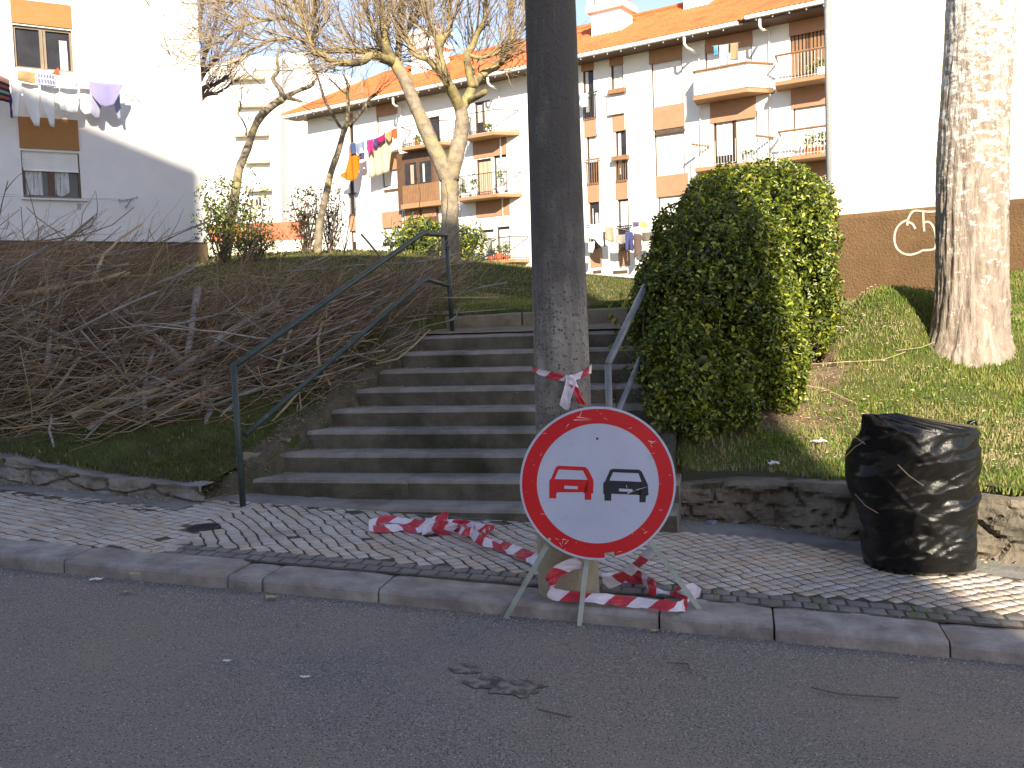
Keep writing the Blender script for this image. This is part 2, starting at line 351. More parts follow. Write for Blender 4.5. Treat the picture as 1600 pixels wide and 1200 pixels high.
CP += [(-30, 60, 4.5), (40, 60, 3), (-25, 30, 3.6), (30, 25, 3), (-20, 80, 5), (20, 85, 4), (-30, 15, 2.5), (25, 8, 2.4)]
CP = np.array(CP)
def tps_k(r2): return np.where(r2 > 1e-9, r2*np.log(r2+1e-12), 0)
_n = len(CP); _d = ((CP[:, None, :2]-CP[None, :, :2])**2).sum(-1); _K = tps_k(_d)+np.eye(_n)*.08
_P = np.c_[np.ones(_n), CP[:, :2]]; _A = np.block([[_K, _P], [_P.T, np.zeros((3, 3))]])
_w = np.linalg.solve(_A, np.r_[CP[:, 2], 0, 0, 0])
def hgt(X, Y):
    X = np.asarray(X, float); Y = np.asarray(Y, float); sh = X.shape; X = X.ravel(); Y = Y.ravel(); out = np.empty(len(X))
    for i in range(0, len(X), 20000):
        x = X[i:i+20000]; y = Y[i:i+20000]
        d = (x[:, None]-CP[None, :, 0])**2+(y[:, None]-CP[None, :, 1])**2
        out[i:i+20000] = tps_k(d)@_w[:_n]+_w[_n]+_w[_n+1]*x+_w[_n+2]*y
    return out.reshape(sh)
def in_stairs(U, V, pad=0.0):
    ul = np.interp(V, [step_v(1), step_v(2), step_v(9), 9.5], [UL[1], UL[2], UL[9], -2.8])
    return (U > ul-pad) & (U < UR+.02+pad+np.where(V > VLAND+.2, 1.25, 0)) & (V > 5.5) & (V < VKERB+.03)

# ================================================================== SETTING
# far ground sheet to the horizon
b = MB(); b.add([(-600, -600, -7), (600, -600, -7), (600, 600, -7), (-600, 600, -7)], [(0, 1, 2, 3)])
struct(b.build('ground', MT['lawn_soil']))
# road
def roadfn(i, j):
    u = -45+90*i; v = -9.5+(V0+.02+9.5)*j
    return sw(u, v, road_z(u))
b = MB(); b.grid(roadfn, 300, 60); struct(b.build('road', MT['asphalt'], smooth=True))
# far pavement behind the camera
b = MB(); b.hexa([sw(-45, -20, road_z(-45)-.3), sw(45, -20, road_z(45)-.3), sw(45, -9.5, road_z(45)-.3), sw(-45, -9.5, road_z(-45)-.3),
                  sw(-45, -20, road_z(-45)+.12), sw(45, -20, road_z(45)+.12), sw(45, -9.5, road_z(45)+.12), sw(-45, -9.5, road_z(-45)+.12)])
struct(b.build('far_pavement', MT['paving_dark']))
# kerb: separate stones in one structure
jx = [(355, 905), (408, 915), (590, 935), (1030, 975), (1210, 992), (1485, 1012)]
ju = sorted(su(onplane(x, y, SN*V0, SN))[0] for x, y in jx)
us = [ju[0]-1.0*k for k in range(12, 0, -1)]+ju+[ju[-1]+.95*k for k in range(1, 8)]
KW = .27
b = MB()
for a, c in zip(us[:-1], us[1:]):
    dz = random.uniform(-.006, .006); dv = random.uniform(-.008, .008); n = max(2, int((c-a)/.06)); g = .005
    prof = [(0, -.2), (0, .056), (.007, .070), (.024, .078), (KW*.6, .082), (KW, .084), (KW, -.2)]
    rows = []
    for i in range(n+1):
        u = a+g+(c-a-2*g)*i/n; wv = .006*n3(u, 3, a, 4)
        e = .010 if i in (0, n) else 0
        rows.append([sw(u, V0+dv+pv+(wv if k < 4 else 0)+(e if k in (1, 2) else 0), road_z(u)+dz+pz-(e*.7 if 1 < k < 6 else 0)+.004*n3(u, pv, 7, 9)) for k, (pv, pz) in enumerate(prof)])
    base = len(b.v); m = len(prof)
    for r in rows: b.v.extend([tuple(map(float, p)) for p in r])
    for i in range(n):
        for k in range(m-1): b.f.append((base+i*m+k, base+(i+1)*m+k, base+(i+1)*m+k+1, base+i*m+k+1)); b.m.append(0)
    b.f.append(tuple(base+k for k in range(m))); b.m.append(0); b.f.append(tuple(base+n*m+k for k in range(m))[::-1]); b.m.append(0)
struct(b.build('kerb', MT['kerb_stone']))
# pavement bed and stones
def vback(u): return float(vwall(u))
def bedfn(i, j):
    u = -14+25*i; v0 = V0+KW-.02; v1 = vback(u)+.12; v = v0+(v1-v0)*j
    near = max(0, 1-(v1-.12-v)/.45)
    return sw(u, v, pave_z(u)-.0020+.0012*n3(u, v, 1, 3)+near*(.004+.018*abs(n3(u, v, 4, 5))))
b = MB(); b.grid(bedfn, 420, 36)
for q in range(len(b.f)):
    i_, j_ = divmod(q, 36); u_ = -14+25*(i_+.5)/420; tot = vback(u_)+.12-(V0+KW-.02); b.m[q] = 1 if (1-(j_+.5)/36)*tot-.12 < ((.36 if u_ > -.5 else (.22 if u_ > -3.8 else .20))+.05*noise.noise(Vector((u_*3, j_*.3, 3)))) else 0
struct(b.build('pavement_bed', [MT['joint_soil'], MT['strip_concrete']], smooth=True))
V = []; Fc = []; MI = []
ca, sa = math.cos(R(45)), math.sin(R(45)); pitch = .080
def stone(cx, cz_u, corners, mi, dz):
    base = len(V)
    for (uu, vv) in corners: V.append(sw(uu, vv, pave_z(uu)-.03))
    for (uu, vv) in corners: V.append(sw(uu, vv, pave_z(uu)-.001+dz))
    cu = sum(p[0] for p in corners)/4; cv = sum(p[1] for p in corners)/4
    tl = (random.uniform(-.012, .012), random.uniform(-.012, .012))
    for (uu, vv) in corners:
        a = cu+(uu-cu)*.95; c = cv+(vv-cv)*.95
        V.append(sw(a, c, pave_z(a)+.0016+dz+tl[0]*(a-cu)+tl[1]*(c-cv)))
    for q in range(4):
        r = (q+1) % 4
        Fc.append((base+q, base+r, base+4+r, base+4+q)); Fc.append((base+4+q, base+4+r, base+8+r, base+8+q)); MI.extend([mi, mi])
    Fc.append((base+8, base+9, base+10, base+11)); MI.append(mi)
def warp(x, y):
    return x+.030*noise.noise(Vector((x*1.7, y*1.7, 2)))+.016*noise.noise(Vector((x*6, y*6, 5))), y+.034*noise.noise(Vector((x*1.5, y*1.5, 9)))+.018*noise.noise(Vector((x*7, y*7, 1)))
corner = {}
def crn(g, i, j, ang):
    if (g, i, j) not in corner:
        a = i*pitch; c = j*pitch*.9; ca, sa = math.cos(ang), math.sin(ang)
        u = a*ca-c*sa; v = a*sa+c*ca
        rr = random.Random(i*7919+j*104729+g)
        wx, wy = warp(u, v); wx += rr.uniform(-.010, .010); wy += rr.uniform(-.010, .010)
        corner[(g, i, j)] = (wx, wy+6)
    return corner[(g, i, j)]
cover_c = su(onpave(318, 824))
pole_c = (0.28, 4.83)
def zone(u, v):
    vw = vback(u); lim = vw-(.34 if u > -.5 else (.20 if u > -3.8 else .16))-.05*noise.noise(Vector((u*2.5, 0, 3)))
    if u > -.5: lim -= .0+.12*max(0, noise.noise(Vector((u*1.3, 4, 3))))
    dk = V0+KW+.012+(.20 if u > -3.2 else -.02)
    if math.hypot((u-cover_c[0]), (v-cover_c[1])) < .118: return None
    if v < dk: return 'd'
    if v > lim: return None
    return 'l'
for gi, ang in ((0, R(73)), (1, R(41))):
  for i in range(-125, 125):
    for j in range(-125, 125):
        x_ = i*pitch*math.cos(ang)-j*pitch*.9*math.sin(ang); y_ = 6+i*pitch*math.sin(ang)+j*pitch*.9*math.cos(ang)
        if not (-9.5 < x_ < 5.5 and 4.6 < y_ < 9): continue
        cs = [crn(gi, i, j, ang), crn(gi, i+1, j, ang), crn(gi, i+1, j+1, ang), crn(gi, i, j+1, ang)]
        cu = sum(p[0] for p in cs)/4; cv = sum(p[1] for p in cs)/4
        if zone(cu, cv) != 'l': continue
        bd = -3.35+.35*noise.noise(Vector((cv*1.3, 2, 2)))
        if (gi == 0 and cu > bd+.02) or (gi == 1 and cu < bd-.02): continue
        g = random.uniform(.79, .86)
        cs = [(cu+(p[0]-cu)*g, cv+(p[1]-cv)*g) for p in cs]
        if random.random() < .004: continue
        stone(cu, cv, cs, random.choices([0, 1, 2], [5, 3, 2])[0], random.uniform(-.0008, .0014))
# dark strip of setts beside the kerb
u = -3.4
while u < 6:
    wd = random.uniform(.08, .12)
    for r in range(2):
        v0 = V0+KW+.006+r*.100; off = (r % 2)*.05
        g = .006
        cs = [(u+off+g+random.uniform(0, .006), v0+g), (u+off+wd-g, v0+g+random.uniform(0, .006)), (u+off+wd-g, v0+.099-g), (u+off+g, v0+.098-g)]
        stone(0, 0, cs, 3, random.uniform(-.0025, -.0005))
    u += wd
o = mesh_np('pavement', np.array(V), np.array(Fc), [MT['paving_light'], MT['paving_warm'], MT['paving_pale'], MT['paving_dark']], mi=MI)
struct(o)

# lawn terrain
u0 = np.r_[np.linspace(-14, -9, 30), np.linspace(-9, 4.5, 190)[1:], np.linspace(4.5, 11, 40)[1:]]
t = np.r_[np.linspace(0, 6, 90), 6+np.cumsum(np.geomspace(.08, 3.5, 75))]
U = u0[:, None]*(1+.11*np.maximum(0, t[None, :]-1.5)); VV = (vwall(u0)+.20)[:, None]+t[None, :]
X = U*ST[0]+VV*SN[0]; Y = U*ST[1]+VV*SN[1]
Z = hgt(X, Y)
for idx in np.ndindex(Z.shape):
    if t[idx[1]] < 14: Z[idx] += .022*n3(X[idx], Y[idx], 0, 2.2)+.012*n3(X[idx], Y[idx], 5, 7)
# press the first row down behind the walls, drop under the stairs
ins = in_stairs(U, VV, .06)
kk = np.clip((VV-K1V)/DV, 0, NST-1); Z = np.where(ins, np.minimum(Z, .2+.142*kk-.38), Z)
nu, nv = Z.shape; idx = np.arange(nu*nv).reshape(nu, nv)
Fq = np.stack([idx[:-1, :-1], idx[1:, :-1], idx[1:, 1:], idx[:-1, 1:]], -1).reshape(-1, 4)
cxm = (X[:-1, :-1]+X[1:, 1:])/2; cym = (Y[:-1, :-1]+Y[1:, 1:])/2
# bare soil in front of / beside the hedge
qn = np.array([noise.noise(Vector((a*3, c*3, 0)))+.6*noise.noise(Vector((a*9, c*9, 3))) if t_ok else 0 for a, c, t_ok in zip(cxm.ravel(), cym.ravel(), (cym.ravel() < 13))]).reshape(cxm.shape)
soil = ((((cxm-2.72-.16*(cym-8.5))/.26)**2+((cym-9.4)/2.0)**2)**.5 < 1.0+qn*.7) | ((((cxm-1.75)/.80)**2+((cym-7.45)/.45)**2)**.5 < 1.0+qn*.6)
o = mesh_np('lawn', np.c_[X.ravel(), Y.ravel(), Z.ravel()], Fq, [MT['lawn_soil'], MT['bare_earth']], mi=soil.ravel().astype(int), smooth=True)
struct(o)

# grass blades
def blades(name, n, region, hmin, hmax, wd, mats, probs, label, lean=.6, dens=None, clump=.9):
    P = region(n); X = P[:, 0]; Y = P[:, 1]
    uu = X*ST[0]+Y*ST[1]; vv = X*SN[0]+Y*SN[1]
    ok = (vv > vwall(uu)+.13) & ~in_stairs(uu, vv, .10)
    if dens is not None: ok &= dens(X, Y)
    X = X[ok]; Y = Y[ok]; n = len(X); Z = hgt(X, Y)-.012
    h = rng.uniform(hmin, hmax, n); a = rng.uniform(0, 2*np.pi, n); le = rng.uniform(.1, lean, n)*h; la = rng.uniform(0, 2*np.pi, n)
    dx = np.cos(a)*wd/2; dy = np.sin(a)*wd/2
    b0 = np.c_[X-dx, Y-dy, Z]; b1 = np.c_[X+dx, Y+dy, Z]
    m0 = np.c_[X-dx*.7+np.cos(la)*le*.35, Y-dy*.7+np.sin(la)*le*.35, Z+h*.6]; m1 = np.c_[X+dx*.7+np.cos(la)*le*.35, Y+dy*.7+np.sin(la)*le*.35, Z+h*.6]
    tp = np.c_[X+np.cos(la)*le, Y+np.sin(la)*le, Z+h]
    V = np.stack([b0, b1, m1, m0, tp], 1).reshape(-1, 3); k = np.arange(n)[:, None]*5
    F3 = np.concatenate([k+np.array([[0, 1, 2]]), k+np.array([[0, 2, 3]]), k+np.array([[3, 2, 4]])], 1).reshape(-1, 3)
    pr_ = rng.random(n)-np.clip(nz2(X, Y, 2.3, 4)*.75, -.25, .5) if clump is not None else rng.random(n)
    mi = np.repeat(np.where(pr_ > probs[0]+probs[1], 2, np.where(pr_ > probs[0], 1, 0)) if clump is None else np.where(pr_+clump*nz2(X, Y, 1.4, 9) > probs[0]+probs[1], 2, np.where(pr_ > probs[0], 1, 0)), 3)
    o = mesh_np(name, V, F3, [MT[q] for q in mats], mi=mi)
    tag(o, label, 'grass', kind='stuff'); return o
def box_region(x0, x1, y0, y1): return lambda n: np.c_[rng.uniform(x0, x1, n), rng.uniform(y0, y1, n)]
def nz2(X, Y, s, k=0.0): return np.array([noise.noise(Vector((x*s, y*s, k))) for x, y in zip(X, Y)])
def right_d(X, Y):
    s1 = ((X-2.72-.16*(Y-8.5))/.26)**2+((Y-9.4)/2.0)**2; s2 = ((X-1.75)/.80)**2+((Y-7.45)/.45)**2
    r = rng.random(len(X)); q = nz2(X, Y, 1.6)
    return (s1 > .2+1.3*r) & (s2 > .2+1.3*r) & (r < .9+q*.8)
MG = ['grass_green', 'grass_yellow', 'grass_dry']
o = blades('grass', 330000, box_region(-.6, 6.8, 5.5, 13.6), .022, .060, .0085, MG, [.64, .26, .10], 'short yellow-green lawn grass mixed with dry blades on the sunny slope right of the steps', dens=right_d)
o = MD = ['grass_deep', 'grass_yellow', 'grass_dry']
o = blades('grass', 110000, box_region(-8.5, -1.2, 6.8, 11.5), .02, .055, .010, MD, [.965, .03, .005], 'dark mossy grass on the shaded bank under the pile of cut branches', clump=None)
o = blades('grass', 170000, box_region(-9, 6, 9.2, 22.5), .03, .06, .014, MD, [.86, .11, .03], 'mown green lawn on the mound behind the top of the steps', clump=None, dens=lambda X, Y: rng.random(len(X)) < np.clip(1.3-(Y-9)/16, .25, 1))
o = blades('grass', 40000, box_region(-16, 14, 22, 46), .05, .10, .04, MD, [.80, .17, .03], 'sunlit lawn strip in front of the long apartment block', clump=None, dens=lambda X, Y: (np.c_[X, Y]-FP0[:2])@FN[:2] > .15)

# landing and path
b = MB()
def landfn(i, j):
    u = -2.92+3.62*i; v = VLAND+.02+(VKERB+.05-VLAND)*j
    return sw(u, v, 1.352+.05*j+.006*n3(u, v, 0, 6))
b.grid(landfn, 60, 16); struct(b.build('landing_path', MT['landing_sand'], smooth=True))

# ------------------------------------------------------------------ staircase
root = thing('staircase', 'nine worn dark concrete steps leading up from the cobbled pavement to the lawn', 'steps', sw(-2, K1V, .1))
def rough_slab(b, u0, u1, v0, v1, zt, zb, seed):
    nu = max(2, int((u1-u0)/.05)); prof = [(0, zb), (0, zt-.10), (.004, zt-.03), (.012, zt-.008), (.035, zt), (.10, zt+.002), (v1-v0, zt), (v1-v0, zb)]
    base = len(b.v); m = len(prof)
    for i in range(nu+1):
        u = u0+(u1-u0)*i/nu; e = .008 if i in (0, nu) else 0
        for k, (pv, pz) in enumerate(prof):
            d = .006*noise.noise(Vector((u*5, pz*9, seed)))+.004*noise.noise(Vector((u*18, pz*20+pv*20, seed)))
            if k in (2, 3, 4): d += .008*max(0, noise.noise(Vector((u*9, 1, seed)))-.25)
            b.v.append(tuple(map(float, sw(u, v0+pv+(d if k < 5 else 0)+(e if k < 5 else 0), pz+(-.3*d if 2 <= k <= 6 else 0)-(e*.5 if 1 < k < 7 else 0)))))
    for i in range(nu):
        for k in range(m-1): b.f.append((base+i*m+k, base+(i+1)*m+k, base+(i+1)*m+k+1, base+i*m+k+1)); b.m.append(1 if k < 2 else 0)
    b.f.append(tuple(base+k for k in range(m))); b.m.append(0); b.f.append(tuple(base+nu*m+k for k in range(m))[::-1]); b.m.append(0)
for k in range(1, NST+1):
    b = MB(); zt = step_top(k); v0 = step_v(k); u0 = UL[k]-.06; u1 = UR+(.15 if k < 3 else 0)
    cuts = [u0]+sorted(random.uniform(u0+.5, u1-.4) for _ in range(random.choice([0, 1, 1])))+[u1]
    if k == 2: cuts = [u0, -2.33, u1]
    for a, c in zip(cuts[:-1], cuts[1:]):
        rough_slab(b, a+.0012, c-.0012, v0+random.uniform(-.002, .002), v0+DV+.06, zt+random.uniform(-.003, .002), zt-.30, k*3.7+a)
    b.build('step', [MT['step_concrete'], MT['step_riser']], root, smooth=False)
mat('side_earth', (.10, .085, .06), (.17, .14, .10), sc=7, c3=(.06, .075, .03), sc3=2.6, rough=1, bump=1.4, bsc=30)
# rubble cheek along the left ends
b = MB()
def cheek(i, j):
    v = K1V-.05+(VLAND+.15-K1V)*i; kf = (v-K1V)/DV
    ul = float(np.interp(v, [step_v(1), step_v(2), step_v(9)], [UL[1], UL[2], UL[9]]))
    zt = .2+.142*max(0, kf)-.035; q = j/1.0
    uu = ul+.04-.42*q; prof = np.interp(q, [0, .12, .3, .6, 1], [-.30, -.02, .06, .07, .02])
    d = .05*noise.noise(Vector((v*3.1, q*4, 2)))+.045*noise.noise(Vector((v*8, q*7, 7)))+.02*noise.noise(Vector((v*21, q*19, 7)))
    return sw(uu+d, v, zt+prof+d*.9)
b.grid(cheek, 150, 16); b.build('side_wall', MT['side_earth'], root, smooth=True)

for (ua, ub, va, vb, h) in ((-4.02, -3.80, 6.74, 7.02, .20), (-3.79, -3.60, 6.66, 6.98, .27), (-3.62, -3.46, 6.93, 7.15, .36)):
    b = MB(); n_ = 6
    def blk(x, y, z):
        d = Vector((x*7, y*7, z*7)); u_ = x+.02*noise.noise(d); v_ = y+.02*noise.noise(d+Vector((3, 3, 3))); return sw(u_, v_, pave_z(u_)+z+.02*noise.noise(d+Vector((9, 1, 5))))
    F6 = [lambda s, t_: (ua+(ub-ua)*s, va, -.03+(h+.03)*t_), lambda s, t_: (ub, va+(vb-va)*s, -.03+(h+.03)*t_), lambda s, t_: (ua, vb+(va-vb)*s, -.03+(h+.03)*t_), lambda s, t_: (ua+(ub-ua)*s, va+(vb-va)*t_, h)]
    for f_ in F6: b.grid(lambda s, t_: blk(*f_(s, t_)), n_, n_)
    b.build('cheek_block', MT['edging_stone'], root, smooth=True)
b = MB()
def cheek2(i, j):
    v = K1V+.02+(VLAND+.5-K1V)*i; zt = .2+.142*max(0, (v-K1V)/DV)+.05; q = j
    uu = UR-.03+.16*q; prof = np.interp(q, [0, .15, .85, 1], [-.45, 0, 0, -.5])
    return sw(uu+.008*noise.noise(Vector((v*9, q*4, 1))), v, zt+prof+.012*noise.noise(Vector((v*6, q*5, 4))))
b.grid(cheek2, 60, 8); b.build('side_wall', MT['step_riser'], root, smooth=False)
# grit and dust on the steps, pavement and road
cv = []; cf = []
def chip(p, s):
    k = len(cv); a = random.uniform(0, 6.28); z = random.uniform(.15, .5)*s
    for q in range(4):
        r = s*random.uniform(.5, 1.1); th = a+q*1.57; cv.append((p[0]+math.cos(th)*r, p[1]+math.sin(th)*r*.8, p[2]+(z if q % 2 else z*.5)))
    cv.append((p[0], p[1], p[2]-.002))
    cf.extend([(k, k+1, k+2), (k, k+2, k+3), (k, k+4, k+1), (k+1, k+4, k+2)])
for _ in range(8500):
    u = random.uniform(-6, 3.5); v = 1.2+3.3*random.random()**.55; chip(sw(u, v, road_z(u)+.002), random.uniform(.0016, .0048))
for _ in range(1300):
    u = random.uniform(-6, 3.5); v = V0-abs(random.gauss(0, .09))-.01; chip(sw(u, v, road_z(u)+.002), random.uniform(.003, .008))
for _ in range(700):
    u = random.uniform(-6.5, 3); v = random.uniform(V0+.05, float(vwall(u))-.02); chip(sw(u, v, pave_z(u)+.012), random.uniform(.002, .006))
for _ in range(500):
    k = random.randint(1, 8); u = random.uniform(UL[k], UR); v = step_v(k)+random.uniform(.02, DV-.01); chip(sw(u, v, step_top(k)+.005), random.uniform(.002, .006))
o = mesh_np('grit', np.array(cv), np.array(cf), MT['grit']); tag(o, 'pale grit and crumbs scattered over the road, pavement and steps', 'grit', kind='stuff')
mat('dry_straw', (.50, .40, .26), (.62, .52, .36), sc=9, rough=.9)
# crumbled leaf litter in the corners of the steps and along the wall foot
cv = []; cf = []
for _ in range(1500):
    if random.random() < .6:
        k = random.randint(1, 8); u = UL[k]+abs(random.gauss(0, .16)); v = step_v(k)+DV-abs(random.gauss(0, .05))-.02; p = sw(u, v, step_top(k)+.004)
    else:
        u = random.uniform(-6.5, 3.5); v = float(vwall(u))-abs(random.gauss(0, .08))-.03
        if -3.6 < u < -.6: continue
        p = sw(u, v, pave_z(u)+.022)
    chip(p, random.uniform(.005, .016))
for _ in range(1700):
    if random.random() < .5: x = 2.72+random.gauss(0, .22); y = random.uniform(7.2, 11.3); x += .16*(y-8.5)
    else: x = random.gauss(1.8, .5); y = random.gauss(7.35, .28)
    uu_, vv_ = su((x, y, 0))
    if vv_ > float(vwall(uu_))+.22: chip((x, y, float(hgt(x, y))+.008), random.uniform(.006, .02))
for _ in range(1300):
    v = random.uniform(K1V, VLAND+.1); ul = float(np.interp(v, [step_v(1), step_v(2), step_v(9)], [UL[1], UL[2], UL[9]])); q = random.random(); p = cheek((v-K1V+.05)/(VLAND+.2-K1V), q); chip(p+np.array([0, 0, .006]), random.uniform(.005, .016))
o2v, o2f = cv, cf
cv = []; cf = []
for _ in range(4200):
    x = random.uniform(2.0, 6.5); y = random.uniform(5.9, 12)
    if noise.noise(Vector((x*1.4, y*1.4, 9)))+.25*random.random()+(.35 if math.hypot(x-3.2, (y-7.3)*.9) < .6 else 0) < .12: continue
    uu_, vv_ = su((x, y, 0))
    if vv_ > float(vwall(uu_))+.15: chip((x, y, float(hgt(x, y))+.05), random.uniform(.008, .022))
oc = mesh_np('grass_clippings', np.array(cv), np.array(cf), MT['dry_straw']); tag(oc, 'pale dry clippings lying on the sunny lawn right of the hedge', 'clippings', kind='stuff')
cv, cf = o2v, o2f
o = mesh_np('leaf_litter', np.array(cv), np.array(cf), MT['dry_leaf']); tag(o, 'brown crumbled leaf litter caught in the step corners and along the wall foot', 'litter', kind='stuff')
# tufts of weeds in the joints near the right end and wall foot
def weed_reg(n):
    u = rng.uniform(-.4, 3.2, n); k = rng.random(n) < .6
    v = np.where(k, V0+KW+.02+rng.random(n)*.16, vwall(u)-.04-rng.random(n)*.22)
    cl = np.array([noise.noise(Vector((a*4, float(q), 1))) for a, q in zip(u, k)]) > .14
    u = u[cl]; v = v[cl]; return np.c_[u*ST[0]+v*SN[0], u*ST[1]+v*SN[1], -SLOPE*u+.028]
P = weed_reg(5000); n = len(P); a = rng.uniform(0, 6.28, n); h = rng.uniform(.005, .020, n)
V_ = np.stack([P+np.c_[np.cos(a)*.003, np.sin(a)*.003, 0*a-.01], P-np.c_[np.cos(a)*.003, np.sin(a)*.003, 0*a+.01], P+np.c_[np.cos(a*3)*.015, np.sin(a*3)*.015, h]], 1).reshape(-1, 3)
o = mesh_np('weeds', V_, np.arange(3*n).reshape(-1, 3), MT['grass_green']); tag(o, 'small green weeds growing in the joints beside the kerb', 'weeds', kind='stuff')

# ------------------------------------------------------------------ retaining walls
def stone_wall(name, label, line, hline, ua, ub, depth, m, seed, cell=(.30, .13), groove=.035, cracked=None):
    nu = int((ub-ua)/.016); nzr = 16
    rr = random.Random(seed); seeds = []
    z = 0; row = 0
    while z < .7:
        u = ua-1
        while u < ub+1:
            u += cell[0]*rr.uniform(.5, 1.6); seeds.append((u, z+rr.uniform(-.03, .03), rr.uniform(-1, 1)))
        z += cell[1]*rr.uniform(.8, 1.1)
    S = np.array(seeds)
    def fn(i, j):
        u = ua+(ub-ua)*i; h = float(interp(hline, u))+.025*noise.noise(Vector((u*2.2, seed, 0))); vb = float(interp(line, u)); zb = pave_z(u)-.02
        if j <= .72:
            q = j/.72; z = q*(h-.02); d = ((S[:, 0]-u)/cell[0]*1.0)**2+((S[:, 1]-z)/cell[1]*1.0)**2
            k = np.argsort(d)[:2]; e = math.sqrt(d[k[1]])-math.sqrt(d[k[0]])
            out = (.030*S[k[0], 2]-groove*max(0, 1-e/.13)+.018*noise.noise(Vector((u*9, z*16, seed)))+.012*noise.noise(Vector((u*26, z*40, seed))))+.02*noise.noise(Vector((u*2.5, z*5, seed)))
            return sw(u, vb-out+q*.02, zb+z+.01*S[k[0], 2]*q)
        q = (j-.72)/.28
        return sw(u, vb+.02+q*depth, zb+h+.012*noise.noise(Vector((u*8, q*3, seed)))-(.03*q*q if q > .8 else 0))
    b = MB(); b.grid(fn, nu, 22); o = b.build(name, m, smooth=False)
    rebase(o, fn(.5, 0)); tag(o, label, 'wall')
    return o
stone_wall('retaining_wall', 'low crumbling grey wall edging the mossy bank left of the steps', LW, HL, -13, -3.72, .30, MT['rubble_grey'], 3, (.36, .11), .045)
stone_wall('retaining_wall', 'cracked rubble stone wall holding up the lawn right of the steps and behind the bag', RW, HR, -.56, 11, .24, MT['rubble'], 9, (.34, .115), .05)
# edging along the top of the landing
b = MB()
for a, c in [(-2.98, -2.1), (-2.09, -1.0), (-.99, .1), (.11, .72)]:
    n = 12; base = len(b.v)
    for i in range(n+1):
        u = a+.004+(c-a-.008)*i/n; zt = 1.513+.018*(u+2.9)+.006*n3(u, 1, 1, 3)
        for pv, z in ((0, 1.1), (.0, zt-.015), (.02, zt), (.13, zt), (.13, 1.1)): b.v.append(tuple(map(float, sw(u, VKERB+pv+.004*n3(u, z, 3, 9), z))))
    for i in range(n):
        for k in range(4): b.f.append((base+i*5+k, base+(i+1)*5+k, base+(i+1)*5+k+1, base+i*5+k+1)); b.m.append(0)
    b.f.append(tuple(range(base, base+5))); b.m.append(0); b.f.append(tuple(range(base+n*5, base+n*5+5))); b.m.append(0)
o = b.build('stone_edging', MT['edging_stone']); rebase(o, sw(-.8, VKERB, 1.4)); tag(o, 'ochre edging stones between the sandy landing and the lawn at the top of the steps', 'edging')

# ================================================================== FOREGROUND THINGS
# ---- concrete pole
PC = atY(889, 925, 4.83); PC[2] = pave_z(su(PC)[0]); pz0 = PC[2]
root = thing('lamp_pole', 'thick round weathered concrete pole standing on the pavement in front of the steps', 'pole', PC)
top_c = atY(856, 0, 4.83)
def pole_at(z): q = (z-pz0)/(top_c[2]-pz0); return PC[0]+(top_c[0]-PC[0])*q*.35, PC[1]
b = MB(); n = 64; zs = np.linspace(pz0+.02, 9.0, 130); base = 0
for z in zs:
    r = .149-.0085*(z-pz0); cx, cy = pole_at(z)
    for j in range(n):
        th = 2*math.pi*j/n; rr = r+.0012*n3(math.cos(th)*3, math.sin(th)*3, z, 3)
        if abs(j-50) < 3: rr -= .003
        b.v.append((cx+math.cos(th)*rr, cy+math.sin(th)*rr, float(z)))
for i in range(len(zs)-1):
    for j in range(n): b.f.append((i*n+j, i*n+(j+1) % n, (i+1)*n+(j+1) % n, (i+1)*n+j)); b.m.append(0)
b.build('shaft', MT['pole_concrete'], root, smooth=True)
b = MB(); b.tube([(PC[0], PC[1], pz0-.05), (PC[0], PC[1], pz0+.30), (PC[0], PC[1], pz0+.325), (PC[0], PC[1], pz0+.33)], [.156, .154, .152, .14], 40)
b.build('base', MT['pole_base'], root, smooth=False)

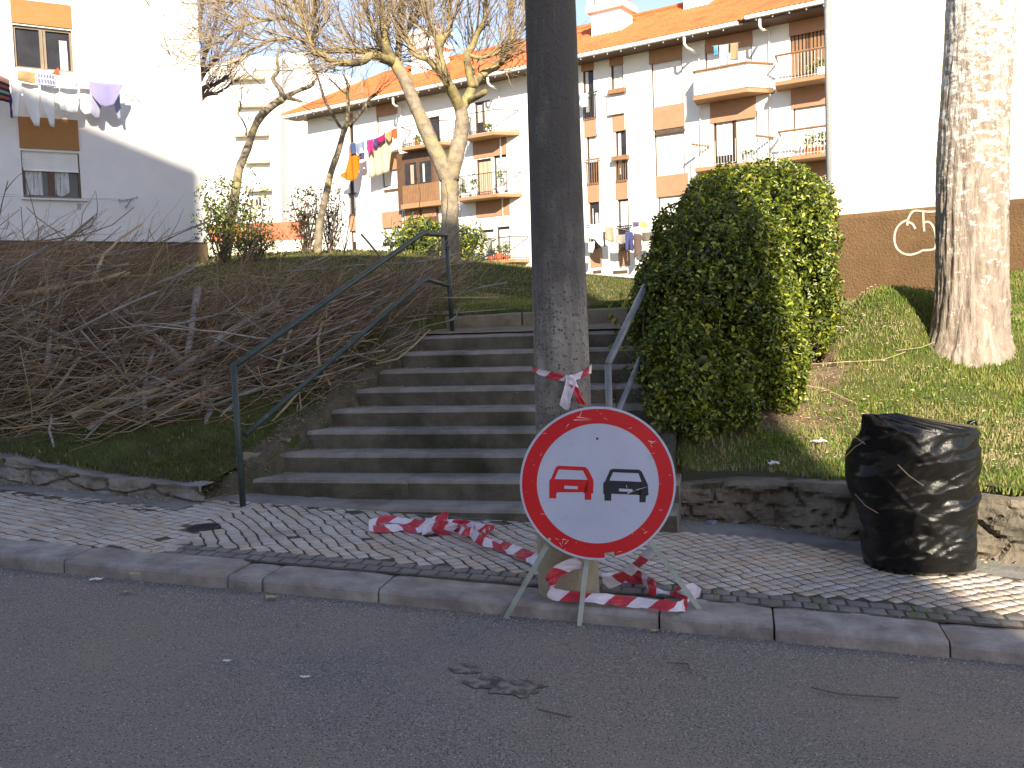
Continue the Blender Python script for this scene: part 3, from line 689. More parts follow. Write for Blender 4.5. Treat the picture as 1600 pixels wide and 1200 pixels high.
# ---- ribbon helper (barrier tape)
def ribbon(b, pts, wd, side, stripe=.11, slant=.05, phase=0.0, twist=0.0, crumple=.0, seed=0):
    P = np.array(pts, float)
    # Catmull-Rom resample
    Q = []
    for i in range(len(P)-1):
        p0 = P[max(i-1, 0)]; p1 = P[i]; p2 = P[i+1]; p3 = P[min(i+2, len(P)-1)]; L = np.linalg.norm(p2-p1); k = max(2, int(L/.012))
        for s in range(k):
            t_ = s/k; Q.append(.5*((2*p1)+(-p0+p2)*t_+(2*p0-5*p1+4*p2-p3)*t_**2+(-p0+3*p1-3*p2+p3)*t_**3))
    Q.append(P[-1]); Q = np.array(Q); D = np.r_[0, np.cumsum(np.linalg.norm(np.diff(Q, axis=0), axis=1))]
    ds = stripe/9; n = max(3, int(D[-1]/ds)); Dn = np.arange(n+1)*ds
    side = np.asarray(side, float); S = side if side.ndim == 2 else np.tile(side, (len(P), 1))
    dP = np.r_[0, np.cumsum(np.linalg.norm(np.diff(P, axis=0), axis=1))]; dP = dP/dP[-1]*D[-1]
    base = len(b.v); M = 4
    def at(d):
        d = min(max(d, 0), D[-1]); return np.array([np.interp(d, D, Q[:, k]) for k in range(3)])
    for i in range(n+1):
        for k in range(M+1):
            q = k/M-.5; d = Dn[i]+slant*q; p_ = at(d); T = at(d+.008)-at(d-.008); T /= np.linalg.norm(T)+1e-9
            s = np.array([np.interp(d, dP, S[:, c]) for c in range(3)]); s = s-T*(s@T); s /= np.linalg.norm(s)+1e-9; nrm = np.cross(T, s)
            an = twist*noise.noise(Vector((d*3.0, seed, 0)))*3.0; s2 = s*math.cos(an)+nrm*math.sin(an); n2 = np.cross(T, s2)
            c = crumple*noise.noise(Vector((d*22, q*5, seed+3)))*wd
            squeeze = 1-.35*abs(noise.noise(Vector((d*6, seed, 8))))*(1 if crumple else 0)
            b.v.append(tuple(map(float, p_+s2*q*wd*squeeze+n2*(c+crumple*.6*wd*abs(q)))))
    for i in range(n):
        mm = int(math.floor((Dn[i]+ds*.5+phase)/stripe)) % 2
        for k in range(M):
            b.f.append((base+i*(M+1)+k, base+(i+1)*(M+1)+k, base+(i+1)*(M+1)+k+1, base+i*(M+1)+k+1)); b.m.append(mm)
TM = [MT['tape_white'], MT['tape_red']]
# tape tied round the pole
b = MB(); r0 = .149-.0085*1.0+.004
zt_ = atY(893, 592, 4.68)[2]
ring = []
for k in range(0, 25):
    th = -math.pi/2+.16+2*math.pi*k/24; cx, cy = pole_at(zt_)
    d = abs((th-(-math.pi/2+.16)+math.pi) % (2*math.pi)-math.pi)
    ring.append((cx+math.cos(th)*(r0+.002), cy+math.sin(th)*(r0+.002), zt_+.045*min(1, d/1.3)))
ribbon(b, ring, .035, (0, 0, 1), stripe=.075, slant=.03, crumple=.25, seed=2)
kn = atY(893, 590, 4.66)
ribbon(b, [kn, atY(889, 605, 4.65), atY(884, 622, 4.645), atY(880, 640, 4.645)], .055, (1, .1, 0), stripe=.2, slant=.03, crumple=.5, seed=4)
ribbon(b, [kn, atY(898, 605, 4.65), atY(905, 622, 4.645), atY(911, 634, 4.645)], .04, (1, .2, .2), stripe=.1, slant=.03, crumple=.5, seed=5, phase=.05)
b.tube([kn+np.array([-.012, -.004, .005]), kn+np.array([.012, -.006, -.004])], [.012, .010], 8)
o = b.build('barrier_tape', TM); rebase(o, (PC[0], PC[1]-.16, zt_)); tag(o, 'red and white barrier tape knotted around the concrete pole above the sign', 'tape')
# heap of tape on the pavement
b = MB()
def pv(x, y, lift=.012): return onpave(x, y, .012+lift)
ribbon(b, [pv(842, 880), pv(815, 868, .02), pv(792, 858, .015), pv(768, 850, .03), pv(748, 842, .02), pv(738, 832, .03), pv(722, 822, .05), pv(708, 826, .02), pv(690, 830), pv(668, 826, .03), pv(648, 828, .01), pv(625, 824), pv(600, 826, .02), pv(574, 824)],
       .06, (.2, .8, .35), twist=.22, crumple=.12, seed=1)
ribbon(b, [pv(576, 822), pv(586, 815, .03), pv(605, 811, .04), pv(628, 814, .03), pv(650, 818, .02), pv(672, 816, .05), pv(697, 806, .10), pv(700, 818, .03), pv(720, 818, .03), pv(745, 824, .02), pv(772, 827, .02)],
       .06, (.1, .6, .6), twist=.22, crumple=.12, seed=6, phase=.04)
ribbon(b, [pv(765, 828, .02), pv(752, 836, .05), pv(762, 846, .02), pv(785, 852, .03), pv(812, 862, .04), pv(835, 872, .03), pv(846, 880, .02)], .055, (.3, .5, .7), twist=.25, crumple=.12, seed=9, phase=.08)
ribbon(b, [pv(660, 830, .02), pv(672, 822, .05), pv(690, 820, .07), pv(712, 824, .03), pv(728, 832, .06), pv(742, 826, .03)], .055, (.1, .5, .7), twist=.2, crumple=.15, seed=12, phase=.02)
o = b.build('barrier_tape', TM); rebase(o, onpave(700, 830)); tag(o, 'long crumpled heap of red and white barrier tape lying on the cobbles below the steps', 'tape')
# tape wound round the foot of pole and sign
b = MB()
ribbon(b, [atY(910, 879, 4.60), atY(888, 884, 4.60), atY(868, 896, 4.60), atY(859, 912, 4.60), atY(861, 926, 4.62), onpave(880, 931, .03), onpave(920, 934, .03), onpave(960, 938, .02), onpave(1000, 942, .02), onpave(1035, 946, .03), onpave(1062, 948, .03), atY(1080, 940, 4.72), atY(1086, 930, 4.74)],
       .06, [(.1, 0, 1)]*5+[(0, .8, .7)]*8, crumple=.15, seed=21)
ribbon(b, [atY(1088, 932, 4.72), atY(1070, 922, 4.74), atY(1055, 935, 4.74), atY(1035, 932, 4.8), onpave(1018, 918, .04), onpave(1006, 904, .04), onpave(990, 902, .03), onpave(965, 905, .02), onpave(940, 905, .02)], .07, (.1, .3, 1), crumple=.2, seed=25, phase=.06)
ribbon(b, [atY(1021, 858, 4.58), atY(1004, 872, 4.62), atY(985, 890, 4.68), atY(962, 906, 4.74), atY(942, 912, 4.78)], .062, (.4, 0, 1), stripe=.075, crumple=.15, seed=27)
ribbon(b, [atY(1090, 936, 4.74), atY(1078, 925, 4.70), atY(1068, 934, 4.69), atY(1060, 944, 4.70)], .10, (.5, 0, 1), crumple=.2, seed=29)
o = b.build('barrier_tape', TM); rebase(o, onpave(960, 938)); tag(o, 'red and white barrier tape looped round the foot of the pole and sign legs', 'tape')

# ---- no-overtaking sign
SY = 4.55; SC = atY(934, 755.5, SY)
sn = np.array([-.02, -1, .035]); sn /= np.linalg.norm(sn)
root = thing('road_sign', 'round no-overtaking sign with red ring, red car and black car on metal legs', 'road sign', (SC[0], SC[1]+.02, SC[2]-.62))
sx = np.cross([0, 0, 1.0], -sn); sx /= np.linalg.norm(sx)
sx = -sx if sx[0] < 0 else sx; sy_ = np.cross(sx, sn); sy_ = -sy_ if sy_[2] < 0 else sy_
ppm = 4.553/F
def spt(x, y, off=0.0): p = onplane(x, y, SC, sn); return p+sn*off
def disc(b, r0, r1, w0, w1, n=96, m=0, gap=None):
    rad = r1*ppm
    for k in range(n):
        a0, a1 = 2*math.pi*k/n, 2*math.pi*(k+1)/n
        if gap and gap[0] < (a0+a1)/2 < gap[1]: continue
        q = []
        for off in (w0, w1):
            for a, r in ((a0, r0*ppm), (a0, rad), (a1, rad), (a1, r0*ppm)):
                q.append(SC+sx*math.cos(a)*r*1.012+sy_*math.sin(a)*r+sn*off)
        b.add(q, [(0, 1, 2, 3), (4, 7, 6, 5), (1, 5, 6, 2), (0, 3, 7, 4)]+([(0, 4, 5, 1), (2, 6, 7, 3)] if gap else []), m)
gp = (math.radians(272), math.radians(279.5))
b = MB(); disc(b, 0, 112, -.018, .0); disc(b, 112, 121.5, -.018, .0, gap=gp); b.build('back_plate', MT['galvanised'], root)
b = MB(); disc(b, 0, 95.5, .0, .0022); disc(b, 117.6, 121.5, .0, .0022, gap=gp); b.build('face', MT['sign_white'], root)
b = MB(); disc(b, 94.8, 110.5, .0, .003); disc(b, 110.5, 118.0, .0, .003, gap=gp); b.build('red_ring', MT['sign_red'], root)
def zx(x, y): return 760+x/2.7278, 560+y/2.7278
def symbol(name, polys, m, off0, off1):
    b = MB()
    for pl in polys: b.prism([spt(*zx(x, y), off0) for x, y in pl], sn*(off1-off0))
    return b.build(name, m, root)
redc = [[(268, 596), (268, 520), (276, 512), (296, 462), (308, 457), (308, 473), (290, 515), (284, 570), (305, 570), (298, 574), (298, 596)],
        [(308, 457), (421, 462), (416, 478), (307, 473)], [(421, 462), (433, 472), (454, 514), (457, 528), (455, 575), (447, 577), (447, 602), (419, 602), (419, 575), (412, 570), (432, 518), (412, 478), (416, 468)],
        [(290, 514), (434, 517), (430, 570), (284, 570)]]
symbol('red_car_symbol', redc, MT['sign_red'], .0020, .0032)
blkc = [[(503, 606), (503, 580), (498, 575), (498, 530), (506, 523), (527, 474), (540, 470), (539, 486), (524, 520), (515, 576), (532, 576), (532, 606)],
        [(540, 470), (650, 474), (648, 489), (538, 485)], [(650, 474), (662, 482), (688, 538), (691, 582), (680, 586), (678, 613), (652, 613), (652, 583), (645, 578), (662, 528), (648, 489)],
        [(523, 520), (664, 526), (660, 582), (515, 576)]]
symbol('black_car_symbol', blkc, MT['sign_black'], .0020, .0032)
symbol('number_plate', [[(332, 542), (389, 545), (389, 557), (332, 555)]], MT['sign_white'], .0030, .0042)
symbol('number_plate', [[(565, 554), (622, 557), (622, 569), (565, 566)]], MT['sign_white'], .0030, .0042)
b = MB(); q = spt(*zx(472, 342)); b.tube([q+sn*.0, q+sn*.004], [.006, .006], 12); b.build('bolt_hole', MT['sign_black'], root)
# scratches in the face
b = MB()
def scratch(x0, y0, x1, y1, wd=1.2, m=0):
    dx, dy = x1-x0, y1-y0; L = math.hypot(dx, dy); px, py = -dy/L*wd, dx/L*wd
    b.prism([spt(*zx(x0-px, y0-py), .0033), spt(*zx(x1, y1), .0033), spt(*zx(x0+px, y0+py), .0033)], sn*.0006)
rs = random.Random(5)
for _ in range(24):
    a = rs.uniform(0, 6.28); r = rs.uniform(272, 318); x = 474+math.cos(a)*r; y = 532+math.sin(a)*r; l = rs.uniform(4, 26); th = rs.uniform(0, 3.14)
    if 450 < x < 560 and y > 780: continue
    if math.hypot(x+math.cos(th)*l-474, y+math.sin(th)*l-532) > 320: continue
    scratch(x, y, x+math.cos(th)*l, y+math.sin(th)*l, rs.uniform(.5, 1.3))
for x0, y0, x1, y1 in [(372, 262, 455, 262), (395, 252, 410, 215), (385, 250, 450, 258), (690, 352, 730, 358), (700, 362, 722, 350), (672, 745, 690, 735), (325, 770, 350, 775), (335, 790, 355, 770), (640, 560, 690, 545), (596, 540, 600, 556), (600, 575, 640, 560)]: scratch(x0, y0, x1, y1, 1.6)
b.build('scratches', MT['paper_white'], root)['kind'] = 'stuff'
b = MB()
for _ in range(14):
    x = rs.uniform(300, 660); y = rs.uniform(320, 740)
    if 455 < y < 615: continue
    th = rs.uniform(-.6, .3); l = rs.uniform(5, 22); scratch(x, y, x+math.cos(th)*l, y+math.sin(th)*l, rs.uniform(.4, 1.0))
b.build('scuff_marks', MT['kerb_stone'], root)['kind'] = 'stuff'
legs = [((858, 846), SY+.02, onroad(790, 966)), ((918, 868), SY+.03, onroad(905, 978)), ((1016, 846), SY+.02, None)]
ft3 = onpave(1096, 956, -.02)
for (px, py), yy, foot in legs:
    if foot is None: foot = ft3
    a = atY(px, py, yy); c = np.array(foot); d = c-a; L = np.linalg.norm(d); d /= L
    s = np.cross(d, [0, 1.0, 0]); s /= np.linalg.norm(s); nn = np.cross(s, d); nn = -nn if nn[1] > 0 else nn
    b = MB(); wl = .012; th = .003
    for (s0, s1, n0, n1) in ((-wl, wl, 0, th), (wl-th, wl, -.022, 0)):
        p = [a+s*s0+nn*n0, a+s*s1+nn*n0, a+s*s1+nn*n1, a+s*s0+nn*n1]; b.hexa(p+[q+d*L for q in p])
    b.build('leg', MT['galvanised'], root)
for bx in (858, 1016): b = MB(); b.tube([atY(bx, 843, SY-.0), atY(bx, 843, SY-.014)], [.008, .008], 8); b.build('bolt', MT['galvanised'], root)

# ---- black bag
u_b = 0
prof = [(640, 1347, 1402), (646, 1346, 1425), (654, 1345, 1470), (663, 1345, 1522), (672, 1342, 1526), (690, 1334, 1522), (708, 1327, 1521), (740, 1326, 1519), (762, 1330, 1520), (790, 1340, 1517), (830, 1351, 1517), (865, 1352, 1516), (885, 1356, 1512), (896, 1372, 1480), (901, 1395, 1440)]
BY = 5.42
b = MB(); nb = 230; NR = 140; rows = []
def fold(x): x = x-math.floor(x); return 1-abs(2*x-1)
for r_ in np.linspace(0, 1, NR):
    y = 640+261*r_; xl = np.interp(y, [p[0] for p in prof], [p[1] for p in prof]); xr = np.interp(y, [p[0] for p in prof], [p[2] for p in prof])
    dep = .25*min(1, (r_*3.2+.05))*min(1, (1-r_)*7+.35)
    cy0 = BY-(.25*min(1, (1-r_)*7+.35)-dep)*.92
    Lp = atY(xl, y, cy0); Rp = atY(xr, y, cy0); c = (Lp+Rp)/2; hw = abs(Rp[0]-Lp[0])/2*.985; z = atY((xl+xr)/2, y, BY)[2]
    ring = []
    for k in range(nb):
        th = 2*math.pi*k/nb; cx = math.cos(th); cy = math.sin(th)
        rx = hw*math.copysign(abs(cx)**.78, cx); ry = dep*math.copysign(abs(cy)**.78, cy)
        X_ = rx; q1 = noise.noise(Vector((X_*2.2, z*2.2, 1+cy)))
        def crease(phi, sa_, sb_, k_, o):
            a = X_*math.cos(phi)+z*math.sin(phi)+.05*noise.noise(Vector((X_*6, z*6, o))); c2_ = -X_*math.sin(phi)+z*math.cos(phi)+.03*noise.noise(Vector((X_*7, z*7, o+5)))
            dd_ = noise.voronoi(Vector((a*sa_, c2_*sb_, o+ry*1.5)))[0]
            return 1-min(1, (dd_[1]-dd_[0])*k_)
        d = .020*crease(R(24), 2.2, 8, 1.5, 3)+.007*crease(R(32), 5, 19, 1.6, 9)+.016*crease(R(-38), 2.6, 6, 1.6, 15)+.05*q1-.02
        d *= min(1, .25+r_*7)*min(1, (1-r_)*5+.3); e = abs(cx)**6
        ring.append((c[0]+rx+cx*d*(1-e*.6), cy0+ry+cy*d, z+.008*noise.noise(Vector((cx*5, cy*5, r_*9)))))
    rows.append(ring)
base = 0
for ring in rows: b.v.extend([tuple(map(float, p)) for p in ring])
for i in range(len(rows)-1):
    for k in range(nb): b.f.append((i*nb+k, (i+1)*nb+k, (i+1)*nb+(k+1) % nb, i*nb+(k+1) % nb)); b.m.append(0)
b.f.append(tuple(range(nb))); b.m.append(0); b.f.append(tuple(range((len(rows)-1)*nb, len(rows)*nb))[::-1]); b.m.append(0)
# a twisted ear of plastic at the right corner
ear = atY(1522, 664, BY)
b.tube([ear+np.array([-.05, 0, -.03]), ear+np.array([-.02, 0, .012]), ear+np.array([.0, -.01, .022]), ear+np.array([.012, -.01, .0])], [.02, .016, .012, .006], 7, jit=.5)
root = thing('rubbish_bag', 'big full black plastic bag standing on the cobbles against the rubble wall', 'rubbish bag', atY(1430, 900, BY))
bag_body = b.build('bag', MT['bag_plastic'], root, smooth=True)
b = MB(); b.tube([atY(1403, 726, BY-.30), atY(1420, 743, BY-.31), atY(1443, 759, BY-.30)], [.003, .003, .002], 5)
b.build('stuck_straw', MT['brush_tan'], root)
for path in ([(1300, 745), (1312, 722), (1336, 698), (1350, 690)], [(1336, 772), (1352, 790), (1372, 802)], [(1320, 672), (1338, 684), (1352, 694)]):
    b = MB(); b.tube([atY(x, y, BY-.22) for x, y in path], [.0022]*len(path), 4); b.build('protruding_stalk', MT['twig_tan'], root)

# ---- handrails
def rail(label, posts, topr, lowr, m1, m2, r=.024, loc=None):
    root = thing('handrail', label, 'handrail', loc)
    for p in posts: b = MB(); b.tube(p, r, 14); b.build('post', m1, root, smooth=True)
    b = MB(); b.tube(topr, r*1.05, 14); b.build('top_rail', m2, root, smooth=True)
    b = MB(); b.tube(lowr, r*.85, 12); b.build('lower_rail', m2, root, smooth=True)
    return root
p1b = onpave(380, 791); Yp = float(p1b[1]); p1t = atY(365, 572, Yp)
Yt = 9.2; p2b = atY(707, 515, Yt); p2t = atY(697, 367, Yt)
el = atY(661, 364, Yt-.35); el2 = atY(665, 436, Yt-.35)
rail('green tubular handrail up the left side of the steps, beside the pile of branches',
     [[p1b-np.array([0, 0, .05]), p1t], [p2b-np.array([0, 0, .1]), p2t]],
     [p1t+np.array([-.01, -.01, -.01]), p1t+(el-p1t)*.5, el-(el-p1t)*.02, el+(p2t-el)*.06+np.array([0, 0, -.004]), p2t],
     [atY(384, 679, Yp), el2-(el2-atY(384, 679, Yp))*.02, el2+(atY(702, 447, Yt)-el2)*.08, atY(702, 447, Yt)], MT['rail_green'], MT['rail_green'], .022, p1b)
q1 = sw(-.80, 6.47, .02); q1t = atY(950, 569, q1[1]); q1 = np.array([q1t[0], q1t[1], .1])
dirr = np.array([.36, .95, .47]); far = q1t+dirr*1.15; end = far+np.array([.1, .35, .0])
rail('worn grey handrail on the right side of the steps, disappearing into the hedge',
     [[q1, q1t], [np.array([end[0], end[1], 1.3]), end]], [q1t, q1t+dirr*.6, far, end], [q1t+np.array([0, 0, -.46]), far+np.array([0, 0, -.46]), end+np.array([0, 0, -.46])], MT['rail_worn'], MT['rail_worn'], .024, q1)

# ---- small litter
def crumple(name, label, cat, p, s, m, seed, fl=.6):
    r = random.Random(seed); b = MB(); n = 9
    b.grid(lambda i, j: np.array(p)+np.array([(i-.5)*s*2+.25*s*r.uniform(-1, 1), (j-.5)*s*1.2+.25*s*r.uniform(-1, 1), fl*s*(.3+.55*r.random())]), 5, 4)
    o = b.build(name, m, smooth=False); rebase(o, p); tag(o, label, cat); return o
def lawn_pt(x, y):
    Y = 6.0
    for _ in range(200):
        p = atY(x, y, Y)
        if p[2] <= float(hgt(p[0], p[1])): break
        Y += .02
    return np.array([p[0], p[1], float(hgt(p[0], p[1]))+.03])
crumple('crumpled_paper', 'crumpled white paper on the shaded grass nearest the black bag', 'paper', lawn_pt(1280, 700), .05, MT['paper_white'], 1)
crumple('crumpled_paper', 'white paper scrap lying on top of the rubble wall', 'paper', lawn_pt(1209, 736), .035, MT['paper_white'], 2, 1.2)
crumple('crumpled_paper', 'small white scrap at the foot of the hedge', 'paper', lawn_pt(1256, 634), .035, MT['paper_white'], 3)
for k, (x, y, s, lab) in enumerate([(210, 897, .026, 'pale dead leaf on the kerb joint left of the dark cobble strip'), (150, 906, .03, 'white scrap in the gutter at the far left kerb'), (424, 934, .032, 'yellow-brown dead leaf in the gutter below a kerb joint'), (200, 925, .022, 'curled dead leaf on the asphalt below the left kerb'), (355, 1033, .018, 'small pale leaf fragment on the asphalt, leftmost in the open road'), (477, 1058, .018, 'small pale leaf fragment on the asphalt right of another fragment'), (1022, 985, .02, 'reddish dead leaf at the kerb joint beside the sign')]):
    p = onroad(x, y, .012) if k not in (0,) else onpave(x, y, .005)
    crumple('dead_leaf', lab, 'leaf', p, s, MT['dry_leaf'] if k in (0, 2, 3, 6) else MT['paper_white'], 20+k, .35)
for k, (x, y, s, lab) in enumerate([(1128, 812, .045, 'loose bluish paving stone, the larger upright one at the foot of the rubble wall'), (1112, 820, .035, 'loose bluish paving stone lying left of the upright one'), (1148, 818, .035, 'loose bluish paving stone right of the upright one')]):
    p = onpave(x, y); b = MB(); a = random.uniform(0, 1)
    b.box(-s, s, -s*.8, s*.8, -.01, s*1.5 if k == 0 else s*.8, T=lambda xx, yy, zz: (p[0]+xx*math.cos(a)-yy*math.sin(a), p[1]+xx*math.sin(a)+yy*math.cos(a), p[2]+zz))
    o = b.build('paving_stone', MT['stone_blue'], bevel=.006); rebase(o, p); tag(o, lab, 'stone', 'loose stones by the rubble wall')
b = MB(); pc = sw(cover_c[0], cover_c[1], pave_z(cover_c[0])); b.tube([pc+np.array([0, 0, -.03]), pc+np.array([0, 0, .004])], [.11, .105], 28)
for k in range(-3, 4): b.box(pc[0]-.08, pc[0]+.08, pc[1]+k*.022-.004, pc[1]+k*.022+.004, pc[2]+.004, pc[2]+.008)
o = b.build('valve_cover', MT['dark_iron']); rebase(o, pc); tag(o, 'small round iron cover set in the cobbles left of the steps', 'cover')
# oil stains on the asphalt: flat irregular sheets just above the road
for k, (x, y, s, lab) in enumerate([(730, 1042, .07, 'dark oil stain on the asphalt, the highest of three'), (755, 1062, .08, 'dark oil stain on the asphalt, middle one'), (805, 1070, .11, 'dark oil stain on the asphalt, the lowest and widest')]):
    p = onroad(x, y, .011); b = MB(); n = 44
    pts = [(p[0]+math.cos(6.283*i/n)*s*(1+.55*noise.noise(Vector((math.cos(6.283*i/n)*1.6, math.sin(6.283*i/n)*2.3, k)))), p[1]+math.sin(6.283*i/n)*s*.8*(1+.5*noise.noise(Vector((math.cos(6.283*i/n)*2, math.sin(6.283*i/n)*2, k+5)))), 0) for i in range(n)]
    pts = [(q[0], q[1], road_z(su(q)[0])+.004) for q in pts]
    b.add(pts, [tuple(range(n))])
    if 'stain' not in MT:
        mm = mat('stain', (.085, .07, .062), (.27, .235, .205), sc=22, rough=.9, lo=.40, hi=.60)
    o = b.build('oil_stain', MT['stain']); rebase(o, p); tag(o, lab, 'stain', kind='structure')

# ================================================================== VEGETATION
def leaves(name, P, Nn, size, mats, probs, parent=None, aspect=.5, fold=.25, jitter=.9):
    """leaf = 4 triangles folded along the midrib, placed at P around outward normals Nn"""
    n = len(P); d = rng.normal(size=(n, 3)); nn = Nn+jitter*rng.normal(size=(n, 3)); nn /= np.linalg.norm(nn, axis=1)[:, None]+1e-9
    ax = np.cross(nn, d); ax /= np.linalg.norm(ax, axis=1)[:, None]+1e-9; sd = np.cross(nn, ax)
    L = (size*rng.uniform(.6, 1.25, n))[:, None]; W = L*aspect
    b0 = P; tp = P+ax*L-nn*L*.12; md = P+ax*L*.5
    l1 = P+ax*L*.35+sd*W*.5+nn*W*fold; r1 = P+ax*L*.35-sd*W*.5+nn*W*fold; l2 = P+ax*L*.72+sd*W*.42+nn*W*fold*.7; r2 = P+ax*L*.72-sd*W*.42+nn*W*fold*.7
    V = np.stack([b0, l1, l2, tp, r2, r1], 1).reshape(-1, 3); k = np.arange(n)[:, None]*6
    F4 = np.concatenate([k+np.array([[0, 1, 2, 3]]), k+np.array([[0, 3, 4, 5]])], 1).reshape(-1, 4)
    return mesh_np(name, V, F4, [MT[q] for q in mats], parent, mi=np.repeat(rng.choice(len(mats), n, p=probs), 2))

# ---- hedge
hb = np.array([1.9, 8.6, float(hgt(1.9, 8.6))])
root = thing('hedge', 'tall thick glossy-leaved hedge between the steps and the sunny lawn', 'hedge', hb)
E = [((1.74, 8.15, 1.46), (.62, .95, .94), 2.2), ((2.30, 9.2, 1.78), (.60, 1.2, .98), 4), ((1.38, 7.95, 1.12), (.44, .70, .80), 2.3), ((2.60, 10.3, 1.95), (.60, 1.1, .92), 4), ((1.36, 7.40, .82), (.44, .60, .60), 2.4), ((1.85, 7.70, 1.12), (.42, .55, .58), 2.4)]
CORE = []
def inside(P, grow=0.0):
    out = np.zeros(len(P), bool)
    for c, r, p in E:
        q = (np.abs((P-np.array(c))/(np.array(r)+grow))**p).sum(1); out |= q < 1
    return out
Ps = []; Ns = []
for c, r, p in E:
    n = 36000; d = rng.normal(size=(n, 3)); d /= np.linalg.norm(d, axis=1)[:, None]
    rad = 1/((np.abs(d/np.array(r))**p).sum(1))**(1/p)
    bump = np.array([noise.noise(Vector((a*2.3+c[0], b_*2.3, c2*2.3)))*.16+noise.noise(Vector((a*6, b_*6, c2*6)))*.10 for a, b_, c2 in d*rad[:, None]])
    pos = np.array(c)+d*(rad*(1+0*bump)+bump-rng.exponential(.045, n))[:, None]
    keep = ~inside(pos, -.14); pos = pos[keep]; dd = d[keep]
    g = hgt(pos[:, 0], pos[:, 1]); k2 = pos[:, 2] > g+.03+.10*rng.random(len(pos)); Ps.append(pos[k2]); Ns.append(dd[k2]+np.array([0, 0, .35]))
P = np.concatenate(Ps); Nn = np.concatenate(Ns)
Pi = []; Ni = []
for c, r, p in E:
    n = 6000; d = rng.normal(size=(n, 3)); d /= np.linalg.norm(d, axis=1)[:, None]; rad = 1/((np.abs(d/np.array(r))**p).sum(1))**(1/p)
    pos = np.array(c)+d*(rad*rng.uniform(.45, .88, n))[:, None]; g = hgt(pos[:, 0], pos[:, 1]); k2 = pos[:, 2] > g+.2; Pi.append(pos[k2]); Ni.append(d[k2])
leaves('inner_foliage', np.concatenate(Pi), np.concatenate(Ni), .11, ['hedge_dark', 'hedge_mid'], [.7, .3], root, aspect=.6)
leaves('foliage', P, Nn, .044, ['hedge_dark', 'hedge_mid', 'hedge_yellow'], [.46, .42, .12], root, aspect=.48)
# shoots standing out of the top and stray side sprays
pts = []; nor = []; stems = []
for _ in range(80):
    c, r, p = random.choice(E); a = random.uniform(0, 6.28); q = random.random()**.5
    x = c[0]+math.cos(a)*r[0]*q*.95; y = c[1]+math.sin(a)*r[1]*q*.95; z = c[2]+r[2]*(1-q**p)**(1/p)-.02
    if random.random() < .35: x = c[0]-r[0]*.95; z = c[2]+random.uniform(-.8, .6)*r[2]
    h = random.uniform(.06, .20); l = np.array([random.uniform(-.08, .08)-(.1 if x < c[0]-r[0]*.9 else 0), random.uniform(-.08, .08), h]); base = np.array([x, y, z-.05])
    stems.append((np.array([base, base+l*.5, base+l]), .004, .002))
    for k in range(7): pts.append(base+l*(.3+.75*k/6)); nor.append(np.array([math.cos(k*2.4), math.sin(k*2.4), .5]))
leaves('shoots', np.array(pts), np.array(nor), .07, ['hedge_mid', 'hedge_yellow'], [.5, .5], root, aspect=.42, jitter=.3)['kind'] = 'stuff'
for _ in range(60):
    c, r, p = random.choice(E[:3]); a = random.uniform(0, 6.28); x = c[0]+math.cos(a)*r[0]*.3; y = c[1]+math.sin(a)*r[1]*.4; g = float(hgt(x, y))
    e = np.array([c[0]+math.cos(a)*r[0]*.85, c[1]+math.sin(a)*r[1]*.85, random.uniform(g+.4, c[2]+r[2]*.7)]); s = np.array([x, y, g-.05])
    m_ = (s+e)/2+rng.normal(size=3)*.07; stems.append((np.array([s, m_, e]), .016, .006))
Vs, Fs_ = tubes_np(stems); mesh_np('stems', Vs, Fs_, MT['bark_grey'], root)['kind'] = 'stuff'

# ---- generic branching
def rot_about(v, k, a): k = k/np.linalg.norm(k); return v*math.cos(a)+np.cross(k, v)*math.sin(a)+k*(k@v)*(1-math.cos(a))
def wander(p, d, L, n, rs, wob=.12, upb=.0):
    pts = [np.array(p, float)]; d = np.array(d, float); d /= np.linalg.norm(d)
    for _ in range(n):
        d = d+np.array([rs.gauss(0, wob), rs.gauss(0, wob), rs.gauss(0, wob)+upb]); d /= np.linalg.norm(d); pts.append(pts[-1]+d*L/n)
    return np.array(pts), d
def twigs_from(path, rs, count, L, r, out, depth=2, spread=.9, upb=.06, tmin=.2, sub=3):
    path = np.array(path)
    for _ in range(count):
        t_ = rs.uniform(tmin, 1)*(len(path)-1); i = min(int(t_), len(path)-2); p = path[i]+(path[i+1]-path[i])*(t_-i); d = path[i+1]-path[i]; d = d/(np.linalg.norm(d)+1e-9)
        k = np.array([rs.gauss(0, 1) for _ in range(3)]); nd = rot_about(d, k, rs.uniform(.3, 1)*spread)+np.array([0, 0, rs.uniform(0, .5)])
        l = L*rs.uniform(.5, 1.2); q, dd = wander(p, nd, l, 6, rs, .14, upb); out.append((q, r, r*.35))
        if depth > 1: twigs_from(q, rs, sub, L*.5, r*.6, out, depth-1, .8, upb*.6, .15, 2)
def limb(b, pts_px, Y0, rads, out, jitY=0.0, n=10):
    P = [atY(p[0], p[1], Y0+(p[2] if len(p) > 2 else 0)) for p in pts_px]
    # subdivide with Catmull-Rom for a natural bend
    Q = []; Rr = []
    for i in range(len(P)-1):
        p0 = P[max(i-1, 0)]; p1 = P[i]; p2 = P[i+1]; p3 = P[min(i+2, len(P)-1)]
        for s in range(4):
            t_ = s/4; Q.append(.5*((2*p1)+(-p0+p2)*t_+(2*p0-5*p1+4*p2-p3)*t_**2+(-p0+3*p1-3*p2+p3)*t_**3)); rr = rads[i]+(rads[i+1]-rads[i])*t_
            Rr.append(rr*(1+.10*noise.noise(Vector((i*3.1+s, pts_px[0][0], 1)))))
    Q.append(P[-1]); Rr.append(rads[-1]); b.tube(Q, Rr, n, jit=.10); out.append(np.array(Q)); return np.array(Q)

